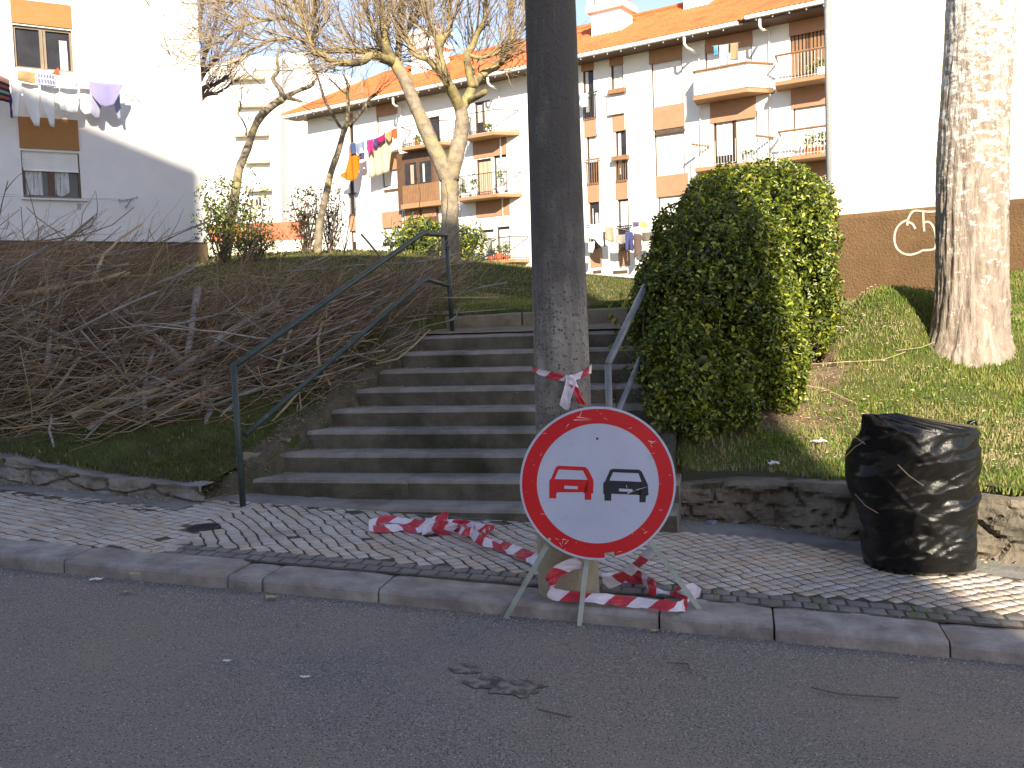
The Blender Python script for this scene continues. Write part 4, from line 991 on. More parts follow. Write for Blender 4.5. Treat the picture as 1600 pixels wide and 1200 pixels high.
# ---- big forked tree behind the steps
YA = 19.0; k = YA/F; rsA = random.Random(11)
ba = atY(703, 413, YA)
root = thing('forked_tree', 'big bare tree forking low into pale limbs behind the top of the steps', 'tree', ba)
b = MB(); L1 = []
limb(b, [(706, 417), (704, 400), (703, 360), (703, 320), (702, 285), (703, 268)], YA, [20*k, 15.5*k, 14*k, 13.5*k, 14*k, 13*k], L1, n=16)
limb(b, [(700, 280), (690, 255), (675, 225), (660, 190), (645, 155), (634, 128), (620, 103), (613, 94)], YA, [13*k, 12.5*k, 11.5*k, 11*k, 10*k, 9.5*k, 9*k, 8*k], L1, n=12)
limb(b, [(704, 280), (712, 245), (719, 215, .2), (722, 190, .2), (720, 168, .2)], YA, [13*k, 12.5*k, 11.5*k, 10.5*k, 10*k], L1, n=12)
b.build('trunk', MT['bark_grey'], root, smooth=True)
b = MB(); LL = []
limb(b, [(614, 97), (600, 92, -.3), (582, 86, -.6), (564, 96, -.8), (540, 98, -1), (522, 97, -1), (505, 86, -1.1), (489, 82, -1.2)], YA, [8*k, 7*k, 6.5*k, 6*k, 5.5*k, 5*k, 4.6*k, 4*k], LL)
limb(b, [(612, 96), (598, 84, .3), (582, 80, .4), (554, 79, .5), (530, 79, .6), (507, 80, .4), (492, 83, .2)], YA, [7*k, 6*k, 5.5*k, 5*k, 4.4*k, 4*k, 3.4*k], LL)
limb(b, [(490, 84, -1.1), (484, 64, -1.1), (478, 45, -1), (466, 18, -1), (458, -20, -1)], YA, [4*k, 3.6*k, 3.1*k, 2.5*k, 2*k], LL)
limb(b, [(492, 84), (490, 60), (494, 40), (490, 20), (497, -25)], YA, [3.5*k, 3.2*k, 3*k, 2.4*k, 1.8*k], LL)
limb(b, [(615, 97), (604, 76, -.2), (600, 50, -.3), (597, 20, -.3), (594, -15, -.3), (590, -60, -.2)], YA, [7.5*k, 6*k, 5.3*k, 4.6*k, 3.8*k, 3*k], LL)
limb(b, [(602, 76), (590, 66), (583, 40), (572, 14), (565, -20)], YA, [4.5*k, 3.6*k, 3*k, 2.3*k, 1.8*k], LL)
limb(b, [(618, 99), (622, 84, .4), (624, 56, .6), (626, 28, .6), (630, -5, .7), (640, -50, .7)], YA, [7*k, 5.6*k, 5*k, 4.2*k, 3.4*k, 2.6*k], LL)
limb(b, [(625, 60, .5), (640, 44, .6), (652, 20, .8), (660, -15, .9)], YA, [3.6*k, 3*k, 2.5*k, 1.9*k], LL)
limb(b, [(720, 170, .2), (710, 150), (697, 123, -.3), (689, 101, -.4), (686, 82, -.4), (690, 62, -.5), (702, 46, -.5), (703, 20, -.5), (700, -20, -.5)], YA, [10*k, 8.5*k, 7.5*k, 7*k, 6.5*k, 5.5*k, 4.6*k, 3.8*k, 3*k], LL)
limb(b, [(700, 128, -.3), (684, 110), (668, 93), (652, 88), (640, 74), (634, 50)], YA, [6*k, 5.5*k, 4.6*k, 3.8*k, 3.2*k, 2.4*k], LL)
limb(b, [(689, 66, -.4), (674, 50, -.4), (668, 26, -.4), (660, -10, -.4)], YA, [4*k, 3.3*k, 2.6*k, 2*k], LL)
limb(b, [(720, 170, .2), (730, 155, .3), (741, 131, .5), (756, 115, .6), (776, 104, .7), (788, 92, .7), (794, 74, .8), (802, 58, .8), (797, 28, .9), (800, -20, .9)], YA, [9.5*k, 8*k, 7*k, 6*k, 5*k, 4.3*k, 3.8*k, 3.3*k, 2.7*k, 2*k], LL)
limb(b, [(738, 136, .4), (732, 108, .3), (730, 86, .2), (739, 71, .2), (746, 51, .1), (756, 34, 0), (760, 10, 0), (757, -25, 0)], YA, [7*k, 6.4*k, 5.8*k, 5.2*k, 4.6*k, 3.9*k, 3.2*k, 2.5*k], LL)
limb(b, [(732, 158, .3), (744, 152, -.2), (759, 143, -.5)], YA, [5*k, 4.6*k, 4.4*k], LL)
limb(b, [(733, 86, .2), (748, 90, .2), (770, 86, .2), (790, 72, .2), (812, 60, .2)], YA, [3.2*k, 2.8*k, 2.3*k, 1.8*k, 1.4*k], LL)
limb(b, [(485, 66, -1.1), (462, 60, -1.2), (432, 62, -1.3), (398, 74, -1.4), (366, 100, -1.4)], YA, [2.6*k, 2.1*k, 1.7*k, 1.3*k, .9*k], LL, n=7)
limb(b, [(477, 44, -1), (444, 30, -1), (408, 33, -.9), (368, 46, -.9), (345, 70, -.9)], YA, [2.6*k, 2.1*k, 1.7*k, 1.3*k, .9*k], LL, n=7)
limb(b, [(467, 20, -1), (430, 0, -1), (395, -5, -.9), (360, 5, -.9)], YA, [2.2*k, 1.8*k, 1.4*k, 1*k], LL, n=7)
b.build('limbs', MT['bark_lichen'], root, smooth=True)
tw = []
for i, P in enumerate(LL):
    L = sum(np.linalg.norm(P[q+1]-P[q]) for q in range(len(P)-1))
    if i == 11+2: continue
    twigs_from(P, rsA, int(8+L*8), 1.35, .015, tw, 3, 1.15, .045, .10, 5)
Vt, Ft = tubes_np(tw); mesh_np('twigs', Vt, Ft, MT['twig_tan'], root)
print('twigsA', len(tw))
# ---- leaning pollarded tree
def small_tree(label, loc, trunks, Yb, mtr, ntw, Lt, seed, mtw='twig_tan'):
    root = thing('pollarded_tree', label, 'tree', loc); b = MB(); LL = []; k = Yb/F
    for pts, rad in trunks: limb(b, pts, Yb, [r*k for r in rad], LL, n=10)
    b.build('trunk', MT[mtr], root, smooth=True)
    tw = []; rs = random.Random(seed)
    for P in LL[1:]: twigs_from(P, rs, ntw, Lt, .008, tw, 2, 1.1, .06, .45, 3)
    Vt, Ft = tubes_np(tw); mesh_np('twigs', Vt, Ft, MT[mtw], root); return root
small_tree('leaning pollarded tree with a crooked trunk near the left building, leafy bush around its foot', atY(352, 402, 21), [
    ([(352, 404), (356, 370), (362, 335), (368, 300), (374, 264), (387, 231), (396, 203), (406, 184), (420, 169), (442, 154)], [9, 8, 7.5, 7, 6.6, 6, 5.6, 6, 6.2, 5.5]),
    ([(442, 154), (455, 147), (468, 141), (486, 134), (492, 126)], [4.5, 3.6, 3, 3, 2]),
    ([(442, 155), (438, 140), (430, 130), (427, 121), (434, 111), (433, 92), (436, 74)], [5, 4, 3.6, 3.4, 2.8, 2, 1.3]),
    ([(384, 212), (385, 202), (378, 186), (372, 178), (376, 165), (374, 158)], [2, 1.5, 1.4, 1.4, 1.5, 1]),
    ([(446, 152), (462, 156), (470, 158)], [3, 2.5, 2])], 21, 'bark_grey', 9, 1.1, 5)
small_tree('slim pollarded tree with a forked top in front of the end of the long block', atY(497, 393, 22), [
    ([(496, 396), (498, 370), (500, 347), (508, 310), (517, 270), (524, 250), (530, 231), (537, 206), (543, 193)], [6.5, 6, 5.6, 5.2, 4.8, 4.6, 4.3, 4.2, 4]),
    ([(540, 200), (532, 199), (518, 176), (508, 158), (504, 146), (497, 122), (490, 104)], [2.6, 2.4, 2.4, 2.5, 2.2, 1.6, 1]),
    ([(543, 196), (543, 187), (544, 167), (543, 148), (543, 131), (536, 116)], [3.8, 3.4, 3, 2.7, 2.4, 1.2]),
    ([(544, 148), (532, 140), (524, 132)], [2, 1.6, 1.2]),
    ([(543, 195), (553, 189), (568, 170), (578, 154), (588, 147)], [3, 2.4, 2.3, 2.4, 3])], 22, 'bark_grey', 9, 1.2, 8)
# dark tree behind the left building
tD = atY(300, 330, 30); tD[2] = float(hgt(tD[0], tD[1]))
root = thing('bare_tree', 'dark bare tree whose branches show past the corner of the left building', 'tree', tD)
b = MB(); LL = []
limb(b, [(290, 340), (292, 260), (296, 200), (298, 160)], 30, [.28, .25, .22, .2], LL)
for e in [((298, 170), (312, 120), (322, 80), (335, 40), (345, 0)), ((298, 170), (310, 130), (330, 100), (350, 84), (372, 60)), ((297, 180), (316, 140), (335, 132), (356, 120)), ((297, 160), (300, 100), (310, 40), (322, -20)), ((298, 180), (318, 150), (340, 146))]:
    limb(b, [p for p in e], 30, [.12, .08, .06, .045, .03][:len(e)], LL, n=7)
b.build('trunk', MT['twig_dark'], root, smooth=True)
tw = []
for P in LL[1:]: twigs_from(P, random.Random(len(tw)), 26, 1.4, .012, tw, 2, .7, .08, .25, 4)
Vt, Ft = tubes_np(tw); mesh_np('twigs', Vt, Ft, MT['twig_dark'], root)

# ---- pale trunk on the right
YR = 8.3; pr = [(1513, 549, 68), (1515, 535, 62), (1516, 515, 57.5), (1518, 480, 56), (1519, 440, 54), (1519, 400, 53), (1518, 330, 52.5), (1519, 260, 52), (1522, 190, 51), (1527, 120, 50), (1531, 50, 49.5), (1534, -20, 49), (1538, -200, 47), (1544, -420, 44), (1546, -700, 40), (1550, -1000, 34)]
P = [atY(x, y, YR) for x, y, r in pr]; rr = [r*YR/F for x, y, r in pr]
base = P[0].copy(); base[2] -= .0
root = thing('pale_tree', 'stout pale-barked tree trunk on the sunny lawn in front of the cream wall', 'tree', base)
P = [P[0]-np.array([0, 0, .15])]+P; rr = [rr[0]*1.06]+rr
D = np.r_[0, np.cumsum([np.linalg.norm(P[i+1]-P[i]) for i in range(len(P)-1)])]; Pn = np.array(P)
b = MB(); nn_ = 130; zs = np.r_[np.arange(0, 4.2, .022), np.arange(4.2, D[-1], .15)]
for q in zs:
    c = np.array([np.interp(q, D, Pn[:, j]) for j in range(3)]); r0 = np.interp(q, D, rr)
    for j in range(nn_):
        th = 2*math.pi*j/nn_; cx, cy = math.cos(th), math.sin(th)
        # vertical furrowed bark, fading upward; root flare lobes at the base
        fur = max(.25, 1-q/3.0); f1 = abs(noise.noise(Vector((cx*7, cy*7, q*1.6)))); f2 = abs(noise.noise(Vector((cx*14, cy*14, q*4))))
        d = -.030*fur*max(0, .30-f1)*3.3-.010*max(0, .25-f2)*4*(.5+.5*fur)+.006*noise.noise(Vector((cx*4, cy*4, q*20)))+.012*noise.noise(Vector((cx*1.5, cy*1.5, q*.9)))
        fl = .022*max(0, 1-q/.35)**2*(.5+noise.noise(Vector((cx*2.2, cy*2.2, 3)))*1.5)
        r = r0+d+fl; b.v.append((float(c[0]+cx*r), float(c[1]+cy*r), float(c[2])))
for i in range(len(zs)-1):
    for j in range(nn_): b.f.append((i*nn_+j, i*nn_+(j+1) % nn_, (i+1)*nn_+(j+1) % nn_, (i+1)*nn_+j)); b.m.append(0)
b.build('trunk', MT['bark_pale'], root, smooth=True)
b = MB(); LL = []; tp = P[-1]
for k in range(7):
    a = k*.9; q, _ = wander(tp-np.array([0, 0, .3*k]), (math.cos(a), math.sin(a), 1.2), 3.2, 8, random.Random(k), .1, .05); b.tube(list(q), list(np.linspace(.12, .03, len(q))), 8); LL.append(q)
b.build('limbs', MT['bark_pale'], root, smooth=True)
tw = []
for q in LL: twigs_from(q, random.Random(3), 14, 1.3, .012, tw, 2)
Vt, Ft = tubes_np(tw); mesh_np('twigs', Vt, Ft, MT['twig_tan'], root)

# ---- bushes
def bush(name, label, cat, c, r, n, size, mats, probs, seed, nst=14, group=None, hollow=.55, asp=.4):
    g = float(hgt(c[0], c[1])); base = (c[0], c[1], g); root = thing(name, label, cat, base, group)
    d = rng.normal(size=(n, 3)); d /= np.linalg.norm(d, axis=1)[:, None]; rad = rng.random(n)**hollow
    cl = np.array([noise.noise(Vector((a*2.4+seed, b_*2.4, q*2.4))) for a, b_, q in d*rad[:, None]])
    P = np.array([c[0], c[1], g+r[2]])+d*rad[:, None]*np.array(r)*(1+.35*cl)[:, None]; keep = (cl > -.18) & (P[:, 2] > g+.02)
    leaves('foliage', P[keep], d[keep]+np.array([0, 0, .3]), size, mats, probs, root, aspect=asp)
    st = []
    for _ in range(nst):
        a = random.uniform(0, 6.28); e = np.array([c[0]+math.cos(a)*r[0]*.7, c[1]+math.sin(a)*r[1]*.7, g+random.uniform(.8, 1.85)*r[2]]); s = np.array([c[0]+random.uniform(-.1, .1), c[1], g-.05])
        st.append((np.array([s, (s+e)/2+rng.normal(size=3)*.08, e]), .018, .006)); twigs_from(st[-1][0], random.Random(seed+_), 3, .4, .005, st, 1)
    Vt, Ft = tubes_np(st); mesh_np('stems', Vt, Ft, MT['twig_dark'], root)['kind'] = 'stuff'; return root
def gpt(x, Y): p = atY(x, 400, Y); return (p[0], p[1])
bush('leafy_bush', 'loose dark-leaved bush against the corner of the left building', 'bush', gpt(347, 20.3), (.55, .7, .95), 1500, .10, ['bush_leaf', 'hedge_dark', 'hedge_yellow'], [.5, .35, .15], 3, nst=18)
bush('leafy_bush', 'airy tall bush right behind the leaning pollarded tree', 'bush', gpt(388, 21.6), (.65, .6, .95), 850, .10, ['bush_leaf', 'hedge_yellow'], [.7, .3], 5, nst=18)
bush('leafy_bush', 'low flat-topped green bush just right of the leaning pollarded tree', 'bush', gpt(398, 20.0), (.62, .5, .42), 2600, .055, ['bush_leaf', 'hedge_mid', 'bush_rust'], [.5, .2, .3], 8)
bush('slender_shrub', 'rust-tinged upright shrub left of the slim pollarded tree', 'shrub', gpt(480, 23), (.42, .4, .85), 900, .09, ['bush_rust', 'bush_leaf'], [.6, .4], 12, nst=22)
bush('slender_shrub', 'airy upright shrub right of the slim pollarded tree', 'shrub', gpt(518, 23), (.38, .4, .85), 650, .085, ['bush_leaf', 'bush_rust'], [.6, .4], 14, nst=18)
bush('oleander', 'leafy green oleander under the enclosed brown balcony', 'shrub', gpt(657, 41), (1.35, .9, .95), 3000, .30, ['bush_leaf', 'hedge_yellow'], [.75, .25], 17, asp=.22)
bush('oleander', 'leafy green oleander just right of the big forked trunk', 'shrub', gpt(730, 43), (.9, .8, .9), 1500, .30, ['bush_leaf', 'hedge_yellow'], [.75, .25], 19, asp=.22)

# ---- pile of cut branches
def gz(x, y): return float(hgt(x, y))
def pile_front(x): return 7.72 if x < -2.0 else 7.72+(x+2.0)*.95-.25*max(0, min(1, (x+2)))
def pile_top(x, y):
    yf = pile_front(x); s = (y-yf)/(2.3 if x < -2 else 1.7); s = max(0, min(1.15, s))
    pk = float(np.interp(x, [-4.8, -3.4, -2.4, -1.0], [1.10, .62, .40, .42]))
    return gz(x, y)+pk*math.sin(min(1, s*1.02)*math.pi*.5)**.8*(1 if s < 1 else max(0, 1-(s-1)*3))
rsB = random.Random(23)
def brush(n, Lr, rr_, seed, tmin=0.0, wob=.07, wild=.15, bow=.0):
    rs = random.Random(seed); out = []
    while len(out) < n:
        x = rs.uniform(-7.2, -.75); yf = pile_front(x); y = yf+rs.random()**.8*(2.5 if x < -2 else 1.7)
        zt = pile_top(x, y); g = gz(x, y); z = g+.03+(zt-g)*(rs.uniform(.25, 1) if rs.random() < .85 else rs.uniform(0, .3))
        L = rs.uniform(*Lr); a = rs.gauss(.20 if x < -2.8 else .42, .20) if rs.random() > wild else rs.uniform(-1.4, 1.4)
        az = rs.gauss(0, .35); sgn = 1 if rs.random() < .6 else -1
        d = np.array([math.cos(a)*math.cos(az), math.sin(az)*math.cos(a), math.sin(a)])*sgn
        q, _ = wander(np.array([x, y, z])-d*L*.45, d, L, 7, rs, wob, -.01 if rs.random() < .5 else .02)
        # keep off the steps and above ground
        ok = True
        for p in q[::3]:
            u, v = su(p)
            if in_stairs(np.array([u]), np.array([v]), -.08)[0] and p[2] < 2.2 and rs.random() < .93: ok = False
        if q[:, 0].max() > -2.2 and q[:, 2].max() > pile_top(x, y)+.35: ok = ok and rs.random() < .3
        if q[:, 1].min() < 7.5: ok = ok and rs.random() < .2
        if not ok: continue
        gq = hgt(q[:, 0], q[:, 1])+.02; q[:, 2] = np.maximum(q[:, 2], gq)
        r = rs.uniform(*rr_); out.append((q, r, r*.4))
        if rs.random() < .6: twigs_from(q, rs, 3, L*.3, r*.5, out, 1, .7, .03, .3)
    return out
pb = sw(-4.2, 8.0, 0); pb[2] = gz(pb[0], pb[1])
root = thing('brushwood_pile', 'large tangled pile of cut bare branches and twigs left of the steps', 'branch pile', pb)
for nm, n, Lr, rr_, mt, sd, kw in [('twigs', 3400, (.5, 1.7), (.0028, .006), 'brush_brown', 1, {'wob': .13}), ('twigs', 1900, (.5, 1.6), (.003, .0065), 'brush_tan', 2, {'wob': .15}), ('sticks', 800, (.9, 2.4), (.006, .012), 'brush_brown', 3, {'wild': .15, 'wob': .12}), ('sticks', 480, (.9, 2.6), (.008, .015), 'brush_grey', 4, {'wild': .12, 'wob': .10})]:
    Vt, Ft = tubes_np(brush(n, Lr, rr_, sd, **kw)); o = mesh_np(nm, Vt, Ft, MT[mt], root); o['kind'] = 'stuff'
# wild thin sprays above the top of the heap
out = []; rs = random.Random(77)
for _ in range(200):
    x = rs.uniform(-6.8, -2.4) if rs.random() < .75 else rs.uniform(-2.6, -.6); y = pile_front(x)+rs.uniform(1.0, 2.2); z = pile_top(x, y)-.12
    d = np.array([rs.uniform(.1, 1.0), rs.uniform(-.3, .3), rs.uniform(.05, .38)]); L = rs.uniform(.4, 1.0)
    q, _ = wander((x, y, z), d, L, 8, rs, .10, rs.uniform(-.03, .04)); out.append((q, .0045, .0015)); twigs_from(q, rs, 3, .35, .002, out, 1, .6, .03, .3)
Vt, Ft = tubes_np(out); o = mesh_np('sprays', Vt, Ft, MT['brush_tan'], root); o['kind'] = 'stuff'
# individually visible cut branches
def px6(x, y): return x/2.667, 350+y/2.667
CB = [([(825, 270), (805, 380), (788, 500), (782, 570)], 5.0, 3.9, 'straight grey stick standing upright out of the middle of the branch pile', 'brush_grey'),
 ([(490, 325), (560, 400), (650, 470), (720, 530), (760, 570)], 2.6, 4.0, 'grey branch slanting down to the right to the foot of the upright stick', 'brush_grey'),
 ([(1160, 330), (1050, 395), (930, 470), (820, 560), (700, 640), (600, 690)], 5.5, 4.4, 'long mottled grey bough rising to the right across the middle of the pile', 'brush_grey'),
 ([(880, 605), (790, 635), (700, 680), (610, 705), (470, 735), (380, 765), (305, 800)], 2.8, 4.2, 'long branch curving down to a pale sawn end at the lower left of the pile', 'brush_tan'),
 ([(930, 680), (840, 710), (760, 750), (655, 800)], 3.2, 3.6, 'brown branch with a sawn end pointing at the wall gap left of the rail', 'brush_tan'),
 ([(990, 750), (940, 790), (900, 832)], 5.0, 4.0, 'short thick pale stub behind the lower handrail post', 'brush_grey'),
 ([(880, 780), (860, 850), (830, 920), (798, 980)], 4.8, 4.6, 'mottled grey stick leaning down onto the mossy bank nearest the wall', 'brush_grey'),
 ([(850, 640), (850, 730), (820, 820), (770, 900), (740, 970), (725, 1030), (750, 1055)], 2.4, 1.6, 'thin crooked stick bending down to the stone wall', 'brush_tan'),
 ([(250, 300), (235, 370), (210, 440), (205, 520), (188, 610)], 2.6, 3.6, 'short grey branch standing in the left of the pile', 'brush_grey'),
 ([(0, 480), (60, 435), (140, 375)], 4.2, 3.6, 'thick pale branch at the left edge of the picture', 'brush_grey'),
 ([(60, 300), (180, 275), (300, 250), (420, 235), (540, 200)], 3.6, 2.8, 'long light branch lying along the top of the pile', 'brush_tan'),
 ([(380, 245), (430, 130), (500, 60), (590, 0)], 2.6, 1.4, 'arching light branch rising from the top of the pile', 'brush_tan'),
 ([(480, 290), (470, 400), (485, 520), (530, 640), (575, 695)], 2.2, 1.6, 'thin dark branch bowed like a C in the centre of the pile', 'brush_brown'),
 ([(640, 530), (610, 620), (600, 720), (600, 820)], 2.8, 2.4, 'hanging lichen-grey stick below the bowed branch', 'brush_grey'),
 ([(215, 800), (205, 860), (230, 950)], 1.8, 1.4, 'small hooked twig end over the grass at the lower left', 'brush_grey'),
 ([(180, 740), (240, 680), (300, 600), (340, 540)], 2.2, 2.0, 'twig with a round white cut end at the lower left of the pile', 'brush_tan'),
 ([(370, 855), (450, 800), (540, 750), (640, 720), (750, 680)], 3.0, 2.0, 'grey branch lying just above the grass under the sawn branch', 'brush_grey'),
 ([(330, 935), (370, 880), (420, 830)], 1.5, 1.2, 'thin straight twig end touching the bank', 'brush_grey')]
for pts, r0, r1, lab, mt in CB:
    P = []
    for (x, y) in pts:
        X_, Y_ = px6(x, y); yy = 10.35-(Y_-375)/(700-375)*2.35; yy = min(max(yy, 7.9), 10.4)-.42; P.append(atY(X_, Y_, yy))
    Q = [P[0]]
    for i in range(len(P)-1):
        for s in (.5, 1.0): Q.append(P[i]+(P[i+1]-P[i])*s+(rng.normal(size=3)*.006 if s < 1 else 0))
    kx = 8.6/F*1.25; rd = list(np.linspace(r0, r1, len(Q))*kx)
    root = thing('cut_branch', lab, 'branch', P[-1], 'cut branches lying on the pile')
    b = MB(); b.tube(Q, rd, 9, jit=.18); b.build('branch', MT[mt], root, smooth=True)
    b = MB(); e = Q[-1]; dd = Q[-1]-Q[-2]; dd /= np.linalg.norm(dd); b.tube([e-dd*.002, e+dd*.003], [rd[-1]*.92, rd[-1]*.9], 9); b.build('cut_end', MT['cut_wood'], root)
# branches hanging over the cheek of the stairs
def px7(x, y): return 330+x/2.4, 340+y/2.4
for pts, r, lab in [([(415, 390), (398, 470), (405, 545), (445, 625)], 2.0, 'bare crooked branch crossing behind the lower left rail'), ([(330, 650), (342, 760), (340, 840), (325, 865)], 1.3, 'thin looped twig dangling onto the second step'), ([(325, 700), (312, 800), (325, 865)], 1.0, 'fine twig hanging beside the looped one'),
        ([(300, 420), (270, 510), (248, 570)], 2.2, 'short brown stick end above the middle of the left rail'), ([(860, 300), (1000, 300), (1075, 298)], 1.0, 'long thin twig reaching over the lawn edging'), ([(820, 420), (760, 480), (700, 530), (620, 548)], 1.3, 'twig lying along the left ends of the upper steps'), ([(330, 650), (290, 700), (230, 765)], 1.8, 'pale straight stick pointing down beside the lower rail')]:
    P = [atY(*px7(x, y), 7.75+max(0, (800-y))/500*1.1) for x, y in pts]
    root = thing('cut_branch', lab, 'branch', P[-1], 'cut branches lying on the pile')
    b = MB(); b.tube(P, [r*8/F*1.1]*len(P), 7, jit=.2); b.build('branch', MT['brush_tan'], root, smooth=True)
    b = MB(); e = P[-1]; dd = P[-1]-P[-2]; dd /= np.linalg.norm(dd); b.tube([e-dd*.002, e+dd*.003], [r*8/F, r*8/F], 7); b.build('cut_end', MT['cut_wood'], root)
for pts, r, lab in [([(1400, 556), (1440, 552), (1470, 541), (1495, 520)], .9, 'pale dry stalk lying on the grass at the foot of the big trunk'), ([(1180, 580), (1260, 577), (1300, 575), (1330, 573)], .8, 'thin dry stalk on the lawn right of the hedge'), ([(1400, 552), (1415, 560), (1380, 572), (1300, 575)], .7, 'curved dry stalk on the sunny lawn below the cream wall'),
        ([(1230, 605), (1290, 618), (1340, 640)], .8, 'dry stalk on the lawn above the black bag')]:
    P = [lawn_pt(x, y) for x, y in pts]; b = MB(); b.tube([p+np.array([0, 0, .012]) for p in P], [.0026]*len(P), 5); o = b.build('dry_stalk', MT['brush_tan']); rebase(o, P[0]); tag(o, lab, 'stalk')
for pts, lab in [([(1268, 1074), (1310, 1084), (1350, 1087), (1405, 1090)], 'long thin twig lying on the asphalt at the right'), ([(840, 1108), (870, 1115), (892, 1120)], 'tiny twig on the asphalt right of the centre'), ([(1042, 1035), (1075, 1037), (1080, 1052)], 'short bent twig on the asphalt below the sign')]:
    P = [onroad(x, y, .014) for x, y in pts]; b = MB(); b.tube(P, [.0035]*len(P), 5); o = b.build('twig', MT['twig_dark']); rebase(o, P[0]); tag(o, lab, 'twig')

# ================================================================== BUILDINGS
class Facade:
    """plane frame: u along the wall, z up, w outwards to the viewer"""
    def __init__(s, p0, t, n): s.p0 = np.array(p0); s.t = np.array(t); s.n = np.array(n)
    def at(s, u, z, w=0.0): p = s.p0+s.t*u+s.n*w; return np.array([p[0], p[1], z])
    def T(s, u, w, z): return s.at(u, z, w)
    def px(s, x, y, w=0.0):
        q = onplane(x, y, s.p0+s.n*w, s.n); return float((q-s.p0)@s.t), float(q[2])
    def rect(s, x0, y0, x1, y1, w=0.0): a = s.px(x0, y0, w); c = s.px(x1, y1, w); return (a[0], c[0], c[1], a[1])   # u0,u1,z0,z1
    def box(s, b, r, w0, w1, m=0):
        u0, u1, z0, z1 = r; b.box(u0, u1, w0, w1, z0, z1, T=s.T, m=m)
def wall_with_openings(f, name, u0, u1, z0, z1, depth, ops, m, root, rec=.16, extra_w=0.0):
    """front with recessed openings + reveals, sides, back, top"""
    U = sorted(set([u0, u1]+[a for o in ops for a in o[:2] if u0 < a < u1])); Zs = sorted(set([z0, z1]+[a for o in ops for a in o[2:4] if z0 < a < z1]))
    b = MB()
    def q(*P): b.add([f.at(*p) for p in P], [(0, 1, 2, 3)])
    for a, c in zip(U[:-1], U[1:]):
        for e, g in zip(Zs[:-1], Zs[1:]):
            mu, mz = (a+c)/2, (e+g)/2
            if any(o[0] < mu < o[1] and o[2] < mz < o[3] for o in ops): continue
            q((a, e), (c, e), (c, g), (a, g))
    for o in ops:
        a, c, e, g = o; q((a, e, -rec), (c, e, -rec), (c, g, -rec), (a, g, -rec))
        q((a, e, 0), (a, g, 0), (a, g, -rec), (a, e, -rec)); q((c, e, 0), (c, e, -rec), (c, g, -rec), (c, g, 0)); q((a, e, 0), (a, e, -rec), (c, e, -rec), (c, e, 0)); q((a, g, 0), (c, g, 0), (c, g, -rec), (a, g, -rec))
    q((u0, z0, 0), (u0, z1, 0), (u0, z1, -depth), (u0, z0, -depth)); q((u1, z0, 0), (u1, z0, -depth), (u1, z1, -depth), (u1, z1, 0))
    q((u0, z0, -depth), (u0, z1, -depth), (u1, z1, -depth), (u1, z0, -depth)); q((u0, z1, 0), (u1, z1, 0), (u1, z1, -depth), (u0, z1, -depth))
    return b.build(name, m, root)
def cloth(f, name, label, cols, w, mt, wav=.03, group=None, cat='laundry', k=14.0, seed=0, stripes=None, parent=None):
    """cols: list of (u, ztop, zbot) left to right"""
    us = [c[0] for c in cols]; n = 26; mrow = 9; b = MB()
    for i in range(n+1):
        u = us[0]+(us[-1]-us[0])*i/n; zt = np.interp(u, us, [c[1] for c in cols]); zb = np.interp(u, us, [c[2] for c in cols])
        for j in range(mrow+1):
            q = j/mrow; amp = wav*(.25+q)
            ww = w+amp*math.sin(u*k+seed)+amp*.6*noise.noise(Vector((u*5, q*2, seed)))
            b.v.append(tuple(map(float, f.at(u+.02*noise.noise(Vector((q*3, seed, u))), zt+(zb-zt)*q, ww))))
    for i in range(n):
        for j in range(mrow): a = i*(mrow+1)+j; b.f.append((a, a+mrow+1, a+mrow+2, a+1)); b.m.append(0 if not stripes else stripes(i/n, j/mrow))
    o = b.build(name, mt, parent, smooth=True)
    md = o.modifiers.new('thick', 'SOLIDIFY'); md.thickness = .006
    if parent is None: rebase(o, f.at(us[0], cols[0][1], w)); tag(o, label, cat, group)
    return o
def pxcols(f, w, pts): # pts: (x, ytop, ybot)
    out = []
    for x, yt, yb in pts: a = f.px(x, yt, w); c = f.px(x, yb, w); out.append((a[0], a[1], c[1]))
    return out

# ---------------------------------------------------------------- long apartment block
FB = Facade(FP0, FT, FN)
root = thing('apartment_block', 'long white apartment block with an orange tiled roof, brown panels and balconies', 'building', FB.at(0, 2.6))
UE0 = -20.6; UE1 = 12.0; ZT = 12.75
OP = []
def op(x0, y0, x1, y1): r = FB.rect(x0, y0, x1, y1); OP.append(r); return r
wins = []
# slim window columns
wins += [('lit', op(910, 109, 929, 184)), ('cur', op(916, 212, 935, 286)), ('arch', op(920, 315, 938, 389))]
wins += [('cur', op(954, 100, 975, 178)), ('lit', op(961, 204, 980, 282)), ('cur', op(965, 312, 984, 391))]
wins += [('dark', op(546, 281, 555, 335)), ('cur', op(548, 361, 557, 391)), ('dark', op(545, 194, 553, 228))]
# wide shuttered windows
wins += [('shut', op(1017, 92, 1067, 162)), ('shut', op(1022, 198, 1071, 274)), ('shut', op(1028, 304, 1076, 345))]
wins += [('shut', op(597, 263, 627, 289)), ('shut', op(599, 354, 629, 378)), ('shut', op(588, 178, 620, 205))]
